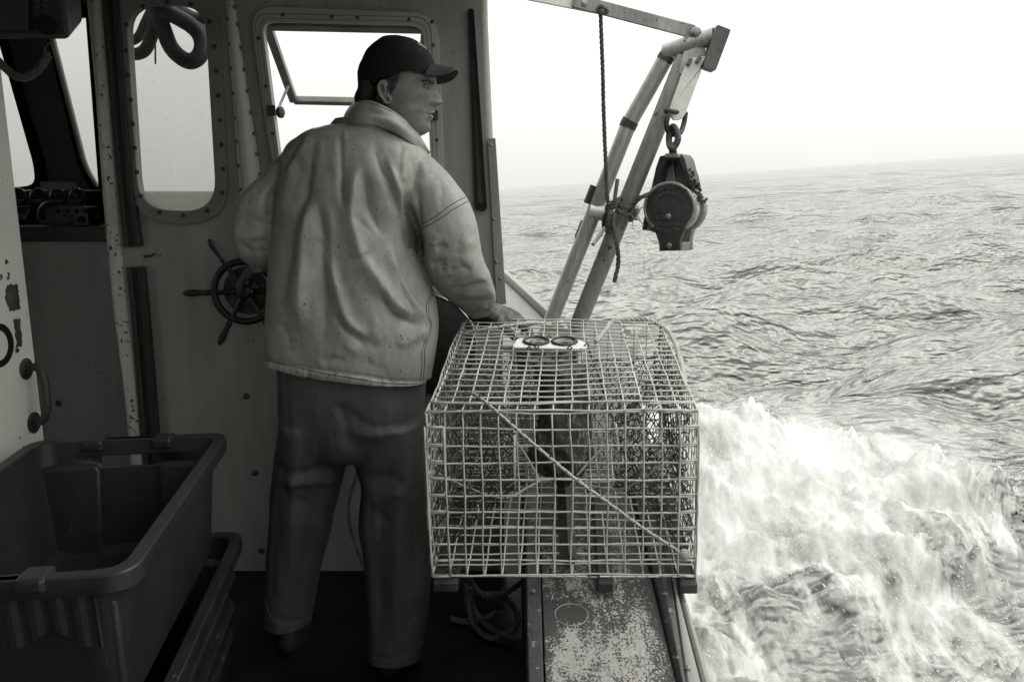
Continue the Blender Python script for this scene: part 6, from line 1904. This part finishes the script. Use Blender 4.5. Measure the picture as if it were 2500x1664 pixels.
finish('collar', cme, M['oilskin'], jo, solid=.006, auto=0)
mesh_obj('collar_piping', *tube(uo + np.array([0, -.003, .001]), .0026, 6), M['oilskin'], jo, auto=0)
# far side of the collar, round the throat
V = []
for u, v, Y in ((852, 292, 2.285), (880, 300, 2.33), (940, 320, 2.35), (1000, 350, 2.34), (1048, 376, 2.295)): V.append(PY(u, v, Y))
for u, v, Y in ((868, 258, 2.27), (890, 262, 2.31), (940, 285, 2.33), (1000, 325, 2.32), (1046, 374, 2.297)): V.append(PY(u, v, Y))
mesh_obj('collar_front', V, [(i, i + 1, i + 6, i + 5) for i in range(4)], M['oilskin'], jo, solid=.005)
# dark knitted cuff lining inside the right sleeve
mesh_obj('cuff_lining', *limb([(1168, 752, 2.33, .040), (1184, 768, 2.36, .040), (1196, 778, 2.375, .034)], 12, 20), M['rubber'], jo)

# ---- trousers
TR = []
pel = [(850, 676, 850, 1046, .150), (905, 682, 905, 1042, .158), (960, 683, 960, 1040, .158), (1020, 684, 1020, 1038, .150), (1075, 684, 1075, 1037, .135), (1105, 690, 1105, 1034, .115)]
TR.append(loft([oval(uL, vL, uR, vR, 2.2, b, 2.4, 44) for vL, uL, vR, uR, b in spline(np.array(pel, float), 26)]))
lg = [(1020, 686, 862, 2.20, .14), (1090, 677, 856, 2.205, .125), (1140, 670, 845, 2.21, .115), (1200, 664, 830, 2.22, .105), (1260, 661, 813, 2.22, .10), (1330, 658, 797, 2.23, .092), (1400, 653, 782, 2.24, .086), (1460, 647, 774, 2.25, .085), (1500, 650, 768, 2.25, .083), (1530, 650, 764, 2.25, .084), (1590, 652, 764, 2.25, .085), (1630, 652, 764, 2.25, .085)]
TR.append(loft([oval(uL, v, uR, v, Y, b, 2.25, 36) for v, uL, uR, Y, b in spline(np.array(lg, float), 50)]))
rg = [(1020, 852, 1037, 2.19, .14), (1090, 860, 1037, 2.185, .125), (1140, 870, 1038, 2.18, .118), (1180, 881, 1040, 2.175, .112), (1220, 880, 1042, 2.17, .108), (1280, 878, 1045, 2.16, .104), (1340, 890, 1048, 2.15, .098), (1410, 897, 1049, 2.145, .092), (1480, 899, 1044, 2.14, .088), (1540, 900, 1036, 2.135, .088), (1585, 900, 1028, 2.13, .088), (1640, 900, 1024, 2.13, .088), (1680, 900, 1024, 2.13, .088)]
TR.append(loft([oval(uL, v, uR, v, Y, b, 2.25, 36) for v, uL, uR, Y, b in spline(np.array(rg, float), 54)]))
tm = fuse(TR, .0065, 6)
T_ = lambda x, y: (600 + x / 1.815, 800 + y / 1.815)
folds(tm, [
    ([T_(400, 330), T_(440, 420), T_(470, 560)], -.020, 12), ([T_(440, 440), T_(520, 480), T_(620, 470), T_(690, 440)], .016, 14), ([T_(430, 360), T_(560, 440), T_(660, 440)], -.010, 12),
    ([T_(540, 700), T_(600, 660), T_(720, 690)], -.012, 11), ([T_(560, 800), T_(640, 750), T_(710, 740)], .018, 11), ([T_(530, 790), T_(600, 840), T_(650, 870)], -.018, 10), ([T_(700, 300), T_(600, 520), T_(560, 660)], .010, 26),
    ([T_(120, 590), T_(200, 640), T_(400, 620)], -.012, 10), ([T_(180, 655), T_(220, 690), T_(330, 690), T_(420, 660)], .017, 10), ([T_(130, 700), T_(200, 740), T_(270, 790)], -.017, 10), ([T_(240, 830), T_(300, 900)], .008, 18),
    ([T_(370, 570), T_(420, 500)], .010, 14), ([T_(210, 1090), T_(160, 1200)], .007, 16), ([T_(250, 1120), T_(260, 1180)], -.006, 8), ([T_(110, 1250), T_(190, 1300), T_(300, 1270)], -.008, 6), ([T_(190, 880), T_(170, 1050)], -.006, 22),
    ([T_(740, 1290), T_(720, 1390)], .014, 10), ([T_(790, 1180), T_(740, 1260), T_(690, 1400)], -.010, 10), ([T_(640, 1000), T_(700, 1080)], -.008, 18), ([T_(560, 1150), T_(590, 1350)], .008, 18), ([T_(560, 1455), T_(660, 1460), T_(780, 1390)], -.007, 5),
    ([T_(230, 330), T_(215, 600), T_(200, 900), T_(190, 1250)], .014, 16), ([T_(320, 420), T_(310, 700), T_(270, 1000), T_(240, 1280)], -.014, 14), ([T_(150, 640), T_(130, 900), T_(115, 1200)], -.008, 12),
    ([T_(640, 560), T_(600, 800), T_(590, 1100), T_(600, 1420)], -.015, 16), ([T_(720, 460), T_(690, 800), T_(670, 1100), T_(650, 1420)], .015, 18), ([T_(770, 600), T_(760, 900), T_(750, 1200)], -.010, 13), ([T_(550, 640), T_(530, 900), T_(560, 1250)], .010, 13)], gain=.62)
cut_below(tm, (-1, 2.2, .072), (0, 2.2, .072), lambda c: c.x < -.49 and c.z < .5)
cut_below(tm, (-1, 2.2, .036), (0, 2.2, .040), lambda c: c.x >= -.49 and c.z < .5)
co, no = me_co(tm), me_no(tm)
me_set(tm, co + no * (fbm(co[:, 0] * 11, co[:, 2] * 1.6, 4, 191) * .014 + fbm(co[:, 0] * 25, co[:, 2] * 10, 3, 195) * .0018)[:, None])
to = finish('trousers', tm, M['trouser'], per, smooth=True, auto=0)
m_ = to.modifiers.new('sm', 'SMOOTH'); m_.iterations = 2; m_.factor = .4
tbv = bvh_of(tm)
seam([T_(85, 1200), T_(120, 1290), T_(200, 1310), T_(300, 1275), T_(316, 1230)], .0012, to, tbv)
seam([T_(545, 1455), T_(640, 1465), T_(740, 1420), T_(800, 1370)], .0012, to, tbv)

# ---- boots
def boot(x, y, yaw, name='boot'):
    R = rotz(yaw); rr = []
    for z, a, b, oy in ((.0, .047, .13, .055), (.012, .05, .138, .055), (.028, .05, .138, .055), (.05, .048, .125, .048), (.075, .046, .10, .03), (.10, .047, .075, .008), (.14, .048, .06, 0), (.26, .056, .064, 0)):
        rr.append([np.array([x, y, z + .001]) + R @ np.array([a * sup(t, 2.3), oy + b * sups(t, 2.3), 0]) for t in np.linspace(0, 2 * math.pi, 28, endpoint=False)])
    mesh_obj(name, *loft(rr), M['boot'], per, auto=60)
pl, pr = PY(712, 1540, 2.25), PY(955, 1600, 2.13)
boot(pl[0], 2.25, .12); boot(pr[0] + .01, 2.14, -.25)


# ---- gloved hands: palm and five bent fingers grown into one knitted glove
def hand(name, wrist, fwd, upv, side, curl, scale=1.0, cuff=True):
    """fwd = fingers' direction, upv = back of the hand, side = +1 thumb towards cross(fwd, up)"""
    f = norm(fwd); u = norm(upv - f * np.dot(upv, f)); s = np.cross(f, u) * side; k = scale
    def P(a, b, c): return wrist + (f * a + s * b + u * c) * k
    pt = []
    pt.append(loft([[P(a, b0 + w_ * sup(t, 2.6), h * sups(t, 2.6)) for t in np.linspace(0, 2 * math.pi, 20, endpoint=False)] for a, b0, w_, h in
                    ((-.05, 0, .031, .025), (-.015, 0, .030, .021), (.015, 0, .036, .019), (.05, .001, .043, .017), (.085, .001, .044, .015), (.097, .001, .041, .012))]))
    for b0, l, r, sp in ((.032, .074, .0103, .10), (.011, .083, .0106, .02), (-.011, .077, .0102, -.06), (-.031, .060, .0092, -.15)):
        q = [P(.078, b0 * .95, 0), P(.096, b0, .001)]; ang = 0; pos = np.array([.096, b0, .001])
        for seg_, cf in ((.45, curl[0]), (.30, curl[1]), (.25, curl[2])):
            ang += cf; d = np.array([math.cos(ang), sp * math.cos(ang), -math.sin(ang)]); pos = pos + d * l * seg_; q.append(P(*pos))
        pt.append(tube(spline(q, 24), np.interp(np.linspace(0, 1, len(spline(q, 24))), [0, .3, .8, 1], [r * 1.1, r, r * .9, r * .62]), 12)); pt.append(ball(q[-1], (r * .66 * k,) * 3, 10, 7))
    q = [P(.018, .030, -.006), P(.040, .052, -.014), P(.066, .064, -.024), P(.088, .066, -.036)]
    pt.append(tube(spline(q, 22), np.interp(np.linspace(0, 1, len(spline(q, 22))), [0, .4, 1], [.016 * k, .0125 * k, .0085 * k]), 12)); pt.append(ball(q[-1], (.0088 * k,) * 3, 10, 7))
    me = fuse(pt, .0032, 2)
    return finish(name, me, M['glove'], per, smooth=True, auto=0)
wr = PY(1196, 757, 2.345)
hand('glove', wr, PY(1256, 776, 2.395) - wr, np.array([.35, -.35, 1.]), 1, (.25, .6, .5), 1.1)
wl_ = ctr + np.array([R83 * .62, -.07, R83 * .78])
hand('glove', wl_, np.array([-.35, .75, -.25]), np.array([-.2, -.3, 1.]), -1, (.8, 1.0, .8), .95)
